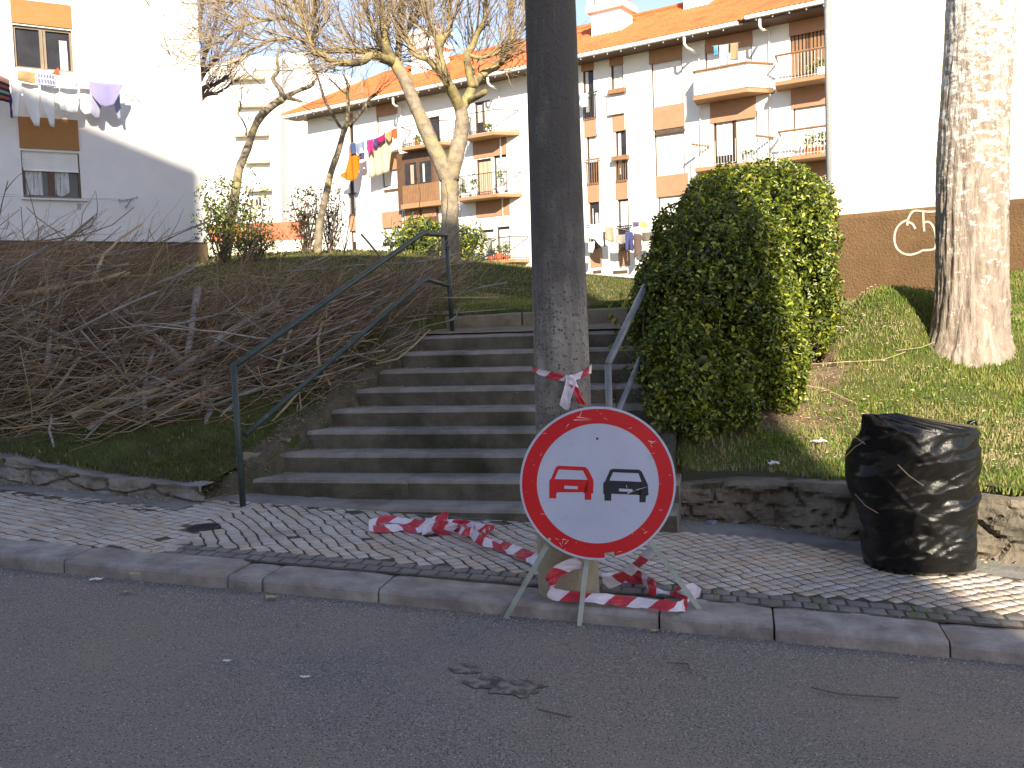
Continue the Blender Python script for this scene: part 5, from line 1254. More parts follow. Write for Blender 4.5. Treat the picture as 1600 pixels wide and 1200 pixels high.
# balcony doors
wins += [('shut2', op(1101, 70, 1176, 143)), ('door', op(1114, 183, 1184, 256)), ('slat', op(1234, 46, 1292, 122)), ('shut2', op(1239, 162, 1296, 243))]
wins += [('door', op(741, 160, 768, 205)), ('door2', op(744, 250, 769, 305)), ('door2', op(771, 243, 793, 300)), ('door2', op(749, 360, 773, 406)), ('door2', op(776, 355, 798, 404)), ('dark', op(668, 184, 688, 225))]
wins += [('shut', op(1300, 265, 1330, 330)), ('slat', op(1110, 300, 1180, 370)), ('shut2', op(1235, 275, 1290, 345)), ('dark', op(1256, 388, 1300, 450))]
wall_with_openings(FB, 'wall', UE0, UE1, .5, ZT, 9.0, [w_[1] for w_ in wins], MT['white_wall'], root, .14)
for kd, r in wins:
    u0, u1, z0, z1 = r; wd = u1-u0
    b = MB(); t_ = .05
    for rr_ in ((u0, u0+t_, z0, z1), (u1-t_, u1, z0, z1), (u0+t_, u1-t_, z1-t_, z1), (u0+t_, u1-t_, z0, z0+t_)): FB.box(b, rr_, -.13, -.07)
    if wd > .9 and kd not in ('shut',): FB.box(b, ((u0+u1)/2-.04, (u0+u1)/2+.04, z0+t_, z1-t_), -.13, -.06)
    fr = b.build('window', MT['dark_frame'], root)
    b = MB(); FB.box(b, (u0+t_, u1-t_, z0+t_, z1-t_), -.128, -.11); b.build('pane', MT['window_glass'], fr)
    def curtain(a, c, e, g, mt='curtain_white', wv=.012):
        b = MB(); n = max(6, int((c-a)/.04))
        b.grid(lambda i, j: FB.at(a+(c-a)*i, g+(e-g)*j, -.095+wv*math.sin(i*n*1.1)), n, 2); b.build('curtain', MT[mt], fr)
    if kd == 'shut' or kd == 'shut2':
        b = MB(); n = int((z1-z0)/.055); zb = z0+(.0 if kd == 'shut' else .02)
        for k in range(n):
            za = zb+(z1-zb)*k/n; FB.box(b, (u0+.06, u1-.06, za+.004, zb+(z1-zb)*(k+1)/n), -.10, -.072)
        b.build('shutter', MT['shutter_white'], fr)
        if kd == 'shut2': b = MB(); FB.box(b, ((u0+u1)/2-.03, (u0+u1)/2+.03, z0, z1), -.07, -.045); b.build('mullion', MT['pipe_grey'], fr)
    elif kd == 'lit': curtain(u0+.08, u0+wd*.45, z0+.3, z1-.1)
    elif kd == 'cur': curtain(u0+.08, u1-.08, z0+(z1-z0)*.45, z1-.08)
    elif kd == 'arch': curtain(u0+.12, u0+wd*.32, z0+.3, z1-.3); curtain(u0+wd*.5, u0+wd*.8, z0+.3, z1-.5)
    elif kd == 'door': curtain(u0+.1, u0+wd*.42, z0+.5, z1-.15); b = MB(); FB.box(b, (u0+wd*.52, u1-.05, z0+.05, z1-.05), -.10, -.08); b.build('shutter', MT['shutter_white'], fr)
    elif kd == 'door2': curtain(u0+.08, u1-.08, z0+.1, z1-.12, 'curtain_rose' if r is wins[20][1] else 'curtain_white')
    elif kd == 'slat':
        b = MB(); n = int(wd/.14)
        for k in range(n): FB.box(b, (u0+.06+(wd-.12)*k/n, u0+.06+(wd-.12)*(k+.6)/n, z0+.05, z1-.05), -.10, -.06)
        b.build('blind', MT['wood_slat'], fr)
# brown panels and lintels
for q in [(908, 82, 928, 109), (913, 185, 932, 212.5), (918, 287, 937, 315), (922.5, 389.5, 941.5, 417), (952, 74, 974, 100), (957, 178.5, 976.5, 203.5), (962, 282.5, 981, 310.5), (966.5, 391, 984.5, 414.5),
          (1014, 68, 1066, 91.5), (1020, 169, 1070, 197), (1025.5, 276, 1075, 303.5), (588, 160, 621, 177), (597, 241, 626, 263.5), (597, 332, 629, 353.5), (545.5, 335, 556.5, 360.5), (544, 178, 552, 194), (545, 228, 554, 281-30),
          (1102, 48, 1176, 70), (1109.5, 150, 1181.5, 183), (1233, 25, 1291, 46), (1236, 141, 1294, 162), (739, 215, 792, 241), (743.5, 308, 797, 335.5), (1113, 262, 1182, 300), (1240, 250, 1298, 275), (1262, 352, 1300, 387)]:
    b = MB(); r = FB.rect(*q); FB.box(b, r, .0, .035); b.build('spandrel_panel', MT['brown_panel'], root)
# wall joints and pipes
b = MB()
for x, y0, y1 in [(1067, 100, 320), (1092, 85, 300), (1178, 70, 160), (1090, 60, 64)]:
    a = FB.px(x, y0); c = FB.px(x+ (y1-y0)*.04, y1); FB.box(b, (a[0]-.012, a[0]+.012, c[1], a[1]), 0, .006)
b.build('wall_joint', MT['pipe_grey'], root)
# plinth band and basement vents
b = MB(); FB.box(b, (-8.2, UE1, .5, FB.px(940, 421)[1]), .0, .06); b.build('plinth', MT['white_wall'], root)
for q in [(928, 424, 941, 427), (959, 424, 982, 427), (600, 372, 630, 381)]:
    b = MB(); r = FB.rect(*q); FB.box(b, (r[0], r[1], r[2], r[2]+.14), .06, .08); b.build('vent', MT['dark_frame'], root)
# roof: corrugated clay tiles, hipped at the far end
ov = 1.05; zE = FB.px(973, 77, ov)[1]+.05; wR = -4.3; zR = FB.px(973, 25, wR)[1]-.2; uH = FB.px(600, 113, wR)[0]
zE = float(zE); print('roof', zE, zR, uH)
uS = FB.px(1163, 38, ov)[0]
def roofz(u, q): return zE+.10+(zR-zE-.1)*q+(.13 if u > uS else 0)
def roofs(front=True):
    ua, ub = UE0-.75, UE1+.5; n = int((ub-ua)/.045); rows = 30
    def fn(i, j):
        u = ua+(ub-ua)*i; q = j; w_ = ov+(wR-ov)*q
        ul = ua+(uH-ua)*q
        uu = max(u, ul)
        step = ((q*rows) % 1)
        z = roofz(uu, q)+.045*abs(math.sin(u*math.pi/.21))+.02*(1-step)+.012*n3(u, q*6, 0, 2)
        return FB.at(uu, z, w_ if front else 2*wR-w_)
    b.grid(fn, n, rows)
b = MB(); roofs(True); 
for s_ in (0,):
    ua = UE0-.75
    b.add([FB.at(ua, zE+.1, ov), FB.at(ua, zE+.1, 2*wR-ov), FB.at(uH, zR, wR)], [(0, 1, 2)])
    b.add([FB.at(UE1+.5, zE+.2, 2*wR-ov), FB.at(UE1+.5, zR+.13, wR), FB.at(uH, zR, wR), FB.at(ua, zE+.1, 2*wR-ov)], [(0, 1, 2, 3)])
b.add([FB.at(UE1+.5, zE, ov), FB.at(UE1+.5, zE, 2*wR-ov), FB.at(UE1+.5, zR, wR)], [(0, 1, 2)])
b.tube([FB.at(uH, zR+.02, wR), FB.at(UE1+.5, zR+.12, wR)], .12, 8); b.tube([FB.at(UE0-.75, zE+.12, ov), FB.at(uH, zR+.03, wR)], .10, 8)
rf = b.build('roof', MT['roof_tile'], root, smooth=False)
b = MB(); FB.box(b, (UE0-.7, UE1+.4, zE-.02, zE+.04), -.02, ov-.1); b.build('eave_soffit', MT['dark_frame'], root)
b = MB()
for a, c, dz in ((UE0-.72, uS-.25, 0), (uS+.05, UE1+.45, .13)):
    FB.box(b, (a, c, zE-.03+dz, zE+.10+dz), ov-.06, ov+.10)
    u = a+.4
    while u < c: b.tube([FB.at(u, zE-.05+dz, ov-.02), FB.at(u, zE-.12+dz, ov-.02)], [.03, .02], 5); u += .62
b.build('gutter', MT['gutter_white'], root)
for x, y, xe, ye, yb in [(1069, 58, 1092, 85, 318), (1187, 30, 1201, 48, 300), (614, 153, 626, 166, 390), (762, 120, 779, 140, 350)]:
    a = FB.px(x, y, ov); c = FB.px(xe, ye, .07); e = FB.px(xe, yb, .07)
    b = MB(); b.tube([FB.at(a[0], a[1], ov), FB.at(a[0], a[1]-.25, ov), FB.at(a[0]+.05, a[1]-.38, ov-.08), FB.at(c[0]-.05, c[1]+.05, .12)], .055, 8)
    b.tube([FB.at(c[0]-.05, c[1]+.05, .12), FB.at(c[0], c[1]-.1, .07), FB.at(c[0], e[1], .07)], .034 if x > 700 else .03, 7); b.build('downpipe', MT['gutter_white'], root, smooth=True)
# chimneys
def chimney(x0, x1, yt, yb, cap, w_, dpt=1.1):
    a = FB.px(x0, yb, w_); c = FB.px(x1, yt, w_); b = MB(); u0, u1, zt = a[0], c[0], max(c[1], FB.px(x0, yt, w_)[1])
    FB.box(b, (u0, u1, zE, zt), w_-dpt, w_)
    o = b.build('chimney', MT['white_wall'], rf)
    if cap:
        b = MB(); FB.box(b, (u0-.18, u1+.18, zt-.25, zt), w_-dpt-.18, w_+.18)
        for k in range(4): FB.box(b, (u0-.12+(u1-u0+.1)*k/4+.02*k, u0+.14+(u1-u0+.1)*k/4+.02*k, zt, zt+.45), w_-dpt-.1, w_+.12)
        FB.box(b, (u0-.2, u1+.2, zt+.45, zt+.62), w_-dpt-.2, w_+.2); b.build('chimney_cap', MT['white_wall'], rf)
chimney(924, 970, 12, 48, True, -1.9); chimney(1068, 1104, -30, 16, False, -3.4); chimney(643, 681, 72, 112, True, -2.2)
# balconies
def balcony(FLx, FLy, FRx, FRy, ch0, ch1, wd=.95, th=.14, rail_h=.95, col='dark_iron', bars=.115, fill=None, topbar=.035, th_m='balcony_slab', barr=.009, toprail=True):
    a = FB.px(FLx, FLy, wd); c = FB.px(FRx, FRy, wd); z0 = (a[1]+c[1])/2; u0, u1 = a[0], c[0]
    pl = [(u0-ch0, 0.0), (u0, wd), (u1, wd), (u1+ch1, 0.0)]
    b = MB(); b.prism([FB.at(u, z0, w_) for u, w_ in pl], (0, 0, th)); s = b.build('balcony', MT[th_m], root)
    b = MB(); zt = z0+th; ed = [(pl[0][0]+.04, 0.02), (pl[1][0]+.02, wd-.04), (pl[2][0]-.02, wd-.04), (pl[3][0]-.04, .02)]
    for p, q in zip(ed[:-1], ed[1:]):
        L = math.hypot(q[0]-p[0], q[1]-p[1]); n = max(2, int(L/bars))
        for k in range(n+1):
            u = p[0]+(q[0]-p[0])*k/n; w_ = p[1]+(q[1]-p[1])*k/n; b.tube([FB.at(u, zt-.0, w_), FB.at(u, zt+rail_h, w_)], barr, 4, cap=False)
        b.tube([FB.at(p[0], zt+.06, p[1]), FB.at(q[0], zt+.06, q[1])], .012, 4)
    b.build('railing', MT[col], s)
    if toprail:
        b = MB()
        for p, q in zip(ed[:-1], ed[1:]): b.tube([FB.at(p[0], zt+rail_h, p[1]), FB.at(q[0], zt+rail_h, q[1])], topbar, 5)
        b.build('top_bar', MT['wood_slat' if topbar > .03 else col], s)
    if fill:
        b = MB()
        for p, q in zip(ed[:-1], ed[1:]): b.prism([FB.at(p[0], zt+.04, p[1]-.03), FB.at(q[0], zt+.04, q[1]-.03), FB.at(q[0], zt+rail_h-.04, q[1]-.03), FB.at(p[0], zt+rail_h-.04, p[1]-.03)], FN*(-.01))
        b.build('screen', MT[fill], s)
    return u0, u1, zt, wd
wl = 'rail_white'; mat('rail_white', (.78, .76, .72), (.7, .66, .6), sc=4, rough=.6)
mat('screen_white', (.78, .76, .77), (.72, .69, .71), sc=2, rough=.6)
BAL = {}
BAL['mid_top'] = balcony(1083, 157, 1167, 143, .25, .75, col='rail_white', fill='screen_white', topbar=.05)
BAL['mid_low'] = balcony(1086, 269, 1168, 258, .25, .75, col='rail_white', toprail=False)
for u_, dw in ((BAL['mid_low'][0]-.1, 0), (BAL['mid_low'][1]+.35, 0)):
    b = MB(); b.tube([FB.at(u_, BAL['mid_low'][2]+.93, .95), FB.at(u_+.35, BAL['mid_low'][2]+.93, .02)], .05, 5); b.build('side_rail', MT['wood_slat'], root)
BAL['right_top'] = balcony(1211, 134, 1300, 120, .25, .7, col='rail_white', topbar=.045)
BAL['right_low'] = balcony(1216, 253, 1304, 242, .25, .7, col='rail_white', topbar=.045)
BAL['left_top'] = balcony(727, 219, 772, 208, .35, .75, topbar=.02, col='dark_iron')
BAL['left_mid'] = balcony(716, 315, 776, 306, .35, .75, topbar=.02, col='dark_iron')
BAL['left_ground'] = balcony(762, 411, 804, 411, .3, .3, wd=.8, topbar=.02, col='dark_iron', rail_h=1.0)
BAL['far_top'] = balcony(627, 236, 689, 225, .15, .7, topbar=.02, col='dark_iron')
# enclosed brown balcony and the bay below it
r = FB.rect(628, 243, 688, 320)
b = MB(); FB.box(b, (r[0], r[1], r[2], r[3]), .0, .42); bay = b.build('enclosed_balcony', MT['dark_frame'], root)
b = MB(); q = FB.rect(632, 256, 651, 288, .44); FB.box(b, q, .42, .44); q = FB.rect(655, 253, 674, 284, .44); FB.box(b, q, .42, .44); b.build('pane', MT['window_glass'], bay)
b = MB(); q = FB.rect(641, 258, 647, 287, .45); FB.box(b, q, .44, .45); b.build('curtain', MT['curtain_rose'], bay)
b = MB(); q = FB.rect(660, 256, 664, 284, .45); FB.box(b, q, .44, .45); b.build('curtain', MT['curtain_white'], bay)
b = MB(); q = FB.rect(629, 291, 687, 318, .46); n = 22
for k in range(n): FB.box(b, (q[0]+(q[1]-q[0])*k/n, q[0]+(q[1]-q[0])*(k+.62)/n, q[2], q[3]), .42, .47)
b.build('slat_railing', MT['wood_slat'], bay)
b = MB(); q = FB.rect(628, 327, 688, 314, .5); FB.box(b, (q[0]-.05, q[1]+.05, min(q[2:]), min(q[2:])+.22), 0, .52); b.build('balcony_ledge', MT['balcony_slab'], root)
b = MB(); q = FB.rect(631, 330, 688, 400); FB.box(b, q, 0, .05); lb = b.build('ground_floor_bay', MT['dark_frame'], root)
for q in [(636, 331, 657, 342), (661, 327, 683, 338)]: b = MB(); r = FB.rect(*q); FB.box(b, r, .05, .08); b.build('panel', MT['brown_panel'], lb)
b = MB(); q = FB.rect(637, 345, 656, 398); FB.box(b, q, .05, .07); b.build('door', MT['wood_slat'], lb)
# french rails at the slim windows
for (x0, y0, x1, y1, mt) in [(911, 147, 931, 184, 'dark_iron'), (917, 250, 936, 286, 'wood_slat'), (963, 248, 981, 282, 'wood_slat'), (921, 352, 939, 388, 'dark_iron'), (967, 354, 985, 391, 'dark_iron'), (546, 303, 556, 335, 'dark_iron'), (948, 146, 976, 177, 'rail_white')]:
    r = FB.rect(x0, y0, x1, y1, .12); b = MB(); n = max(5, int((r[1]-r[0])/.11))
    for k in range(n+1): u = r[0]+(r[1]-r[0])*k/n; b.tube([FB.at(u, r[2], .12), FB.at(u, r[3], .12)], .016 if mt != 'rail_white' else .01, 4)
    b.tube([FB.at(r[0]-.1, r[3], .12), FB.at(r[1]+.1, r[3], .12)], .03, 5); b.tube([FB.at(r[0], r[2]+.03, .12), FB.at(r[1], r[2]+.03, .12)], .014, 4)
    b.build('window_rail', MT[mt], root)
r = FB.rect(948, 147, 975, 176, .15); b = MB(); FB.box(b, r, .14, .15); b.build('screen', MT['screen_white'], root)
for (x, y, x2, y2) in [(950, 143, 976, 140), (955, 247, 980, 243)]:   # flower boxes on the rails
    r = FB.rect(x, y, x2, y2, .3); b = MB(); FB.box(b, (r[0], r[1], r[3]-.12, r[3]+.06), .12, .32); b.build('flower_box', MT['wood_slat'], root)
# sills
for q in [(1023, 199, 1070, 205), (1031, 339, 1056, 343), (600, 291, 628, 297)]:
    r = FB.rect(*q, .03); b = MB(); FB.box(b, (r[0], r[1], r[2], r[2]+.12), .0, .05); b.build('sill', MT['dark_frame'], root)

# pots and plants on balconies
def potplant(f, x, y, w, lab, s=.16, ph=.45, mt='terracotta', lf='bush_leaf', n=60):
    u, z = f.px(x, y, w); p = f.at(u, z, w); root = thing('potted_plant', lab, 'plant', p, 'pot plants on the balconies')
    b = MB(); b.tube([p, p+np.array([0, 0, s*1.3]), p+np.array([0, 0, s*1.5])], [s*.7, s, s*1.1], 10); b.build('pot', MT[mt], root)
    d = rng.normal(size=(n, 3)); d /= np.linalg.norm(d, axis=1)[:, None]; P = p+np.array([0, 0, s*1.5+ph*.5])+d*rng.random((n, 1))**.6*np.array([s*1.5, s*1.5, ph*.6])
    leaves('foliage', P, d+np.array([0, 0, .4]), .16, [lf, 'hedge_yellow'], [.75, .25], root, aspect=.35)
z_ = lambda k: BAL[k][2]
def onbal(k, x): # pixel column -> y on the balcony floor line
    u0, u1, zt, wd = BAL[k]
    lo, hi = 0, 700
    for _ in range(40):
        m = (lo+hi)/2
        if FB.px(x, m, wd*.7)[1] > zt: lo = m
        else: hi = m
    return (lo+hi)/2
for k, x, lab, mt, ph, s in [('right_low', 1263, 'orange clay pot with tall grassy plant, left one on the lower right balcony', 'terracotta', .55, .17), ('right_low', 1279, 'orange clay pot with spiky plant, middle one on the lower right balcony', 'terracotta', .6, .17), ('right_low', 1292, 'orange clay pot with plant beside the corner downpipe on the lower right balcony', 'terracotta', .6, .15),
    ('right_top', 1283, 'pale pot with a bushy plant on the upper right balcony', 'shutter_white', .35, .2), ('right_top', 1268, 'small dark pot plant left of the pale pot on the upper right balcony', 'dark_frame', .3, .12),
    ('mid_low', 1167, 'grey-green planter box plant at the right end of the middle balcony', 'pipe_grey', .15, .2), ('left_mid', 724, 'green plant at the left end of the balcony beside the forked trunk', 'shutter_white', .5, .15), ('left_mid', 741, 'broad bushy plant in a white pot on the balcony beside the forked trunk', 'shutter_white', .75, .2), ('left_mid', 783, 'tall bushy plant climbing at the right end of that balcony', 'shutter_white', 1.1, .2),
    ('left_ground', 768, 'red flowering pot at the left of the ground-floor balcony', 'terracotta', .35, .15), ('left_ground', 780, 'big red pot in the middle of the ground-floor balcony', 'terracotta', .4, .2), ('left_ground', 792, 'yellowish leafy plant at the right of the ground-floor balcony', 'terracotta', .6, .13),
    ('far_top', 652, 'red and yellow flowers in a pot on the balcony left of the leaning limb', 'terracotta', .25, .15), ('left_top', 763, 'small plant on the top balcony right of the forked tree', 'shutter_white', .3, .1)]:
    potplant(FB, x, onbal(k, x), BAL[k][3]*.7, lab, s, ph, mt)

# ---- laundry of the long block
def line_rack(f, name, label, pts, w, grp=None, r=.008):
    b = MB()
    for seg in pts: b.tube([f.at(*f.px(x, y, ww if len(p_) > 2 else w), ww if len(p_) > 2 else w) for p_ in seg for (x, y, ww) in [(p_[0], p_[1], p_[2] if len(p_) > 2 else w)]], r, 4)
    o = b.build(name, MT['pipe_grey']); rebase(o, f.at(*f.px(pts[0][0][0], pts[0][0][1], w), w)); tag(o, label, 'clothes line', grp); return o
G1 = 'washing hanging below the far balcony'
W1 = 1.1
cm = cloth_mat
cloth(FB, 'trousers', 'dark blue trousers hanging at the left end of the far washing line', pxcols(FB, W1, [(547, 225, 240), (551, 224, 241), (555.5, 223, 241)]), W1, cm('navy', (.05, .07, .16)), group=G1)
cloth(FB, 'shirt', 'pale blue shirt second on the far washing line', pxcols(FB, W1, [(556, 224, 238), (561, 223, 244), (564, 222, 230), (569.5, 220, 243)]), W1, cm('paleblue', (.30, .38, .55)), group=G1)
cloth(FB, 'shirt', 'bright pink top on the far washing line', pxcols(FB, W1, [(573, 220, 232), (575, 219, 242), (579, 218, 234), (583, 217, 240)]), W1, cm('pink', (.75, .05, .25)), group=G1)
cloth(FB, 'shirt', 'purple top between the pink and the crimson one', pxcols(FB, W1, [(583.5, 217, 228), (587, 216, 230), (590, 215, 224)]), W1, cm('purple', (.14, .06, .28)), group=G1)
cloth(FB, 'shirt', 'crimson patterned garment on the far washing line', pxcols(FB, W1, [(590, 215, 223), (596, 212, 222), (602, 208, 216)]), W1, cm('crimson', (.55, .02, .14)), group=G1)
cloth(FB, 'shirt', 'tan top near the right end of the far washing line', pxcols(FB, W1, [(603, 208, 213), (607, 206, 222), (612, 203, 215)]), W1, cm('tan', (.62, .38, .18)), group=G1)
cloth(FB, 'shirt', 'red-orange top at the right end of the far washing line', pxcols(FB, W1, [(612, 203, 212), (616, 201, 218), (620, 200, 215)]), W1, cm('redorange', (.75, .13, .05)), group=G1)
cloth(FB, 'sheet', 'large cream bedsheet hanging under the far washing line', pxcols(FB, W1-.25, [(575, 222, 278), (590, 216, 274), (606, 212, 268), (613, 211, 225)]), W1-.25, cm('creamsheet', (.76, .66, .48)), group=G1)
cloth(FB, 'sheet', 'bright orange cloth bunched below the dark trousers', pxcols(FB, W1-.1, [(533, 272, 276), (540, 268, 281), (547, 241, 283), (555, 240, 281), (559, 243, 262), (563, 244, 250)]), W1-.1, cm('orange', (.85, .22, .01)), group=G1, wav=.06)
cloth(FB, 'trousers', 'small dark garment behind the pale blue shirt', pxcols(FB, W1-.2, [(560, 240, 250), (569, 238, 249)]), W1-.2, cm('navy', (.05, .07, .16)), group=G1)
line_rack(FB, 'washing_line', 'thin washing line stretched from the far balcony', [[(547, 224), (580, 218), (620, 200), (627, 196, .3)], [(575, 222, W1-.25), (613, 208, W1-.25)]], W1)
G2 = 'washing on the middle balcony'
cloth(FB, 'towel', 'small bright blue cloth hanging over the middle top balcony', pxcols(FB, .8, [(1115, 72, 87), (1122, 71, 86)]), .8, cm('cyan', (.20, .55, .85)), group=G2)
cloth(FB, 'towel', 'pale blue towel hanging over the middle top balcony', pxcols(FB, .8, [(1124, 71, 103), (1138, 69, 102)]), .8, cm('ice', (.55, .72, .80)), group=G2)
cloth(FB, 'towel', 'beige towel hanging over the middle top balcony', pxcols(FB, .8, [(1141, 68, 95), (1153, 67, 93)]), .8, cm('beige', (.48, .36, .22)), group=G2)
line_rack(FB, 'washing_line', 'washing line above the middle top balcony', [[(1112, 72), (1130, 70), (1156, 66)]], .8)
cloth(FB, 'towel', 'white towel hanging at the upper slim window beside the pole', pxcols(FB, .5, [(908, 147, 168), (918, 145, 166)]), .5, cm('white', (.78, .78, .78)))
cloth(FB, 'towel', 'turquoise cloth peeping out beside the concrete pole', pxcols(FB, .5, [(901, 149, 160), (907, 148, 158)]), .5, cm('turquoise', (.05, .55, .68)))
G3 = 'washing low on the block beside the hedge'; W3 = 1.0
cloth(FB, 'sheet', 'large white sheet, leftmost on the low washing line by the pole', pxcols(FB, W3, [(920, 350, 372), (930, 351, 376), (938, 349, 385), (942, 349, 386)]), W3, cm('white', (.78, .78, .78)), group=G3)
cloth(FB, 'shirt', 'white shirt hanging lower left beside the pole', pxcols(FB, W3+.2, [(919, 378, 394), (925, 378, 396), (929, 377, 388)]), W3+.2, cm('white', (.78, .78, .78)), group=G3)
cloth(FB, 'towel', 'dark narrow cloth next to the large white sheet', pxcols(FB, W3, [(942, 362, 386), (946, 362, 385)]), W3, cm('charcoal', (.06, .06, .07)), group=G3)
cloth(FB, 'shirt', 'beige vest on the low washing line', pxcols(FB, W3, [(946, 352, 374), (952, 354, 378), (959, 355, 378)]), W3, cm('sand', (.62, .46, .32)), group=G3)
cloth(FB, 'shirt', 'grey pullover on the low washing line', pxcols(FB, W3, [(962, 366, 378), (969, 367, 382), (977, 366, 380)]), W3, cm('grey', (.32, .29, .27)), group=G3)
cloth(FB, 'trousers', 'blue trousers on the low washing line', pxcols(FB, W3, [(977, 362, 392), (981, 362, 392), (982.5, 362, 370), (985, 362, 392), (989, 363, 392)]), W3, cm('denim', (.09, .10, .28)), group=G3)
cloth(FB, 'trousers', 'dark brown trousers right of the blue ones', pxcols(FB, W3, [(990, 364, 405), (996, 365, 400), (1002, 366, 390)]), W3, cm('darkbrown', (.12, .08, .07)), group=G3)
cloth(FB, 'towel', 'dark green towel at the hedge end of the low washing line', pxcols(FB, W3, [(1003, 363, 378), (1012, 363, 377), (1021, 362, 374)]), W3, cm('olive', (.14, .13, .10)), group=G3)
cloth(FB, 'towel', 'dark checked cloth on the upper low line', pxcols(FB, .7, [(988, 347, 355), (999, 347, 354)]), .7, cm('plum', (.16, .12, .20)), group=G3)
cloth(FB, 'towel', 'pale yellow cloth on the upper low line', pxcols(FB, .7, [(1000, 347, 355), (1011, 347, 355)]), .7, cm('lemon', (.78, .72, .22)), group=G3)
line_rack(FB, 'washing_line', 'wire washing rack low on the block beside the hedge', [[(920, 350), (960, 355), (990, 362), (1022, 362)], [(950, 349, .5), (985, 347, .7), (1012, 346, .7)], [(944, 352), (968, 349, .05)], [(957, 350, .7), (984, 349, .7), (983, 362)]], W3)

# ---------------------------------------------------------------- left building
LA = R(30); LB = Facade(atY(30, 235, 21.6), (math.cos(LA), math.sin(LA), 0), (math.sin(LA), -math.cos(LA), 0))
root = thing('house_block', 'white building at the left edge with laundry under its windows', 'building', LB.at(2, 2.6))
uC = LB.px(321, 250)[0]; zB = LB.px(160, 377)[1]
o1 = LB.rect(21, 38, 118, 114); o2 = LB.rect(32, 235, 128, 311)
o1 = (o2[0], o2[1], o1[2], o1[3])
wall_with_openings(LB, 'wall', -9, uC, zB, 11.5, 9, [o1, o2], MT['grey_white_wall'], root, .13)
b = MB(); LB.box(b, (-9, uC-.04, 1.0, zB), -9, -.05); b.build('plinth', MT['dark_plinth'], root)
for q in [(20, -2, 117, 46), (30, 182, 127, 236)]:
    r = LB.rect(*q); r = (o2[0]-.01, o2[1]+.01, r[2]+.0, r[3]); b = MB(); LB.box(b, r, -.02, .03); b.build('lintel_panel', MT['ochre_panel'], root)
for kk_, r in ((0, o1), (1, o2)):
    u0, u1, z0, z1 = r; b = MB(); t_ = .05
    for rr_ in ((u0, u0+t_, z0, z1), (u1-t_, u1, z0, z1), (u0+t_, u1-t_, z1-t_, z1), (u0+t_, u1-t_, z0, z0+t_), (u0+.55*(u1-u0)-.13, u0+.55*(u1-u0)-.06, z0+t_, z1-t_), (u0+.55*(u1-u0)-.05, u0+.55*(u1-u0)+.0, z0+t_, z1-t_)): LB.box(b, rr_, -.13, -.06)
    fr = b.build('window', MT['bronze_frame' if kk_ == 0 else 'dark_frame'], root)
    b = MB(); LB.box(b, (u0+t_, u1-t_, z0+t_, z1-t_), -.125, -.112); b.build('pane', MT['window_glass'], fr)
    def cur(a, c, e, g, ztl=None):
        b = MB(); b.grid(lambda i, j: LB.at(a+(c-a)*i, g+(e-g)*j-(0 if ztl is None else .10*math.sin(i*math.pi)*j), -.10+.010*math.sin(i*22)+.006*math.sin(i*55+j*5)), 40, 6); b.build('curtain', MT['curtain_white'], fr)
    if kk_ == 0: cur(u0+.78*(u1-u0), u1-.1, z0+.06, z1-.22)
    else:
        cur(u0+.07, u0+.34*(u1-u0), z0+.07, z0+.62*(z1-z0)); cur(u0+.50*(u1-u0), u0+.80*(u1-u0), z0+.16, z0+.62*(z1-z0), 1)
        b = MB(); n = 11; zs0 = z0+.60*(z1-z0)
        for k in range(n): LB.box(b, (u0+.02, u1-.03, zs0+(z1-zs0)*k/n+.004, zs0+(z1-zs0)*(k+1)/n), -.08, -.05)
        LB.box(b, (u0+.02, u1-.03, zs0-.02, zs0+.004), -.085, -.03); b.build('roller_shutter', MT['shutter_white'], fr)
b = MB(); r = LB.rect(32, 311, 137, 315); LB.box(b, (o2[0]-.04, o2[1]+.12, o2[2]-.05, o2[2]), 0, .07); b.build('sill', MT['grey_white_wall'], root)
b = MB(); r = LB.rect(120, 317, 127, 327); 
for k in range(4): LB.box(b, (r[0], r[1], r[2]+(r[3]-r[2])*k/4, r[2]+(r[3]-r[2])*(k+.6)/4), 0, .02)
b.build('vent', MT['pipe_grey'], root)
# roof slab above the picture
b = MB(); LB.box(b, (-9.3, uC+.3, 11.5, 11.7), -9.3, .4); b.build('roof', MT['roof_tile'], root)
# drying bracket with wire
b = MB(); a0 = LB.px(186, 312, .05)
def lp(x, y, w_): return LB.at(*LB.px(x, y, w_), w_)
b.tube([lp(187, 314, .02), lp(200, 312, .25), lp(214, 309, .5)], .016, 6); b.tube([lp(197, 324, .02), lp(202, 316, .2), lp(206, 311, .35)], .014, 6)
for x, y, w_ in ((187, 313, .03), (198, 313, .22), (207, 311, .36), (214, 309, .5), (197, 323, .03)): b.tube([lp(x, y-2, w_), lp(x, y+2, w_)], .025, 6)
o = b.build('drying_bracket', MT['pipe_grey']); rebase(o, lp(187, 314, .02)); tag(o, 'grey metal drying bracket on the left building wall right of the lower window', 'bracket')
b = MB(); b.tube([lp(0, 307, .3), lp(70, 309, .27), (lp(140, 311, .25)), lp(187, 313, .2)], .005, 4); b.tube([lp(0, 303, .45), lp(100, 309, .42), lp(205, 311, .36)], .004, 4)
o = b.build('washing_line', MT['pipe_grey']); rebase(o, lp(0, 307, .3)); tag(o, 'empty wire lines running to the bracket under the lower left window', 'clothes line')
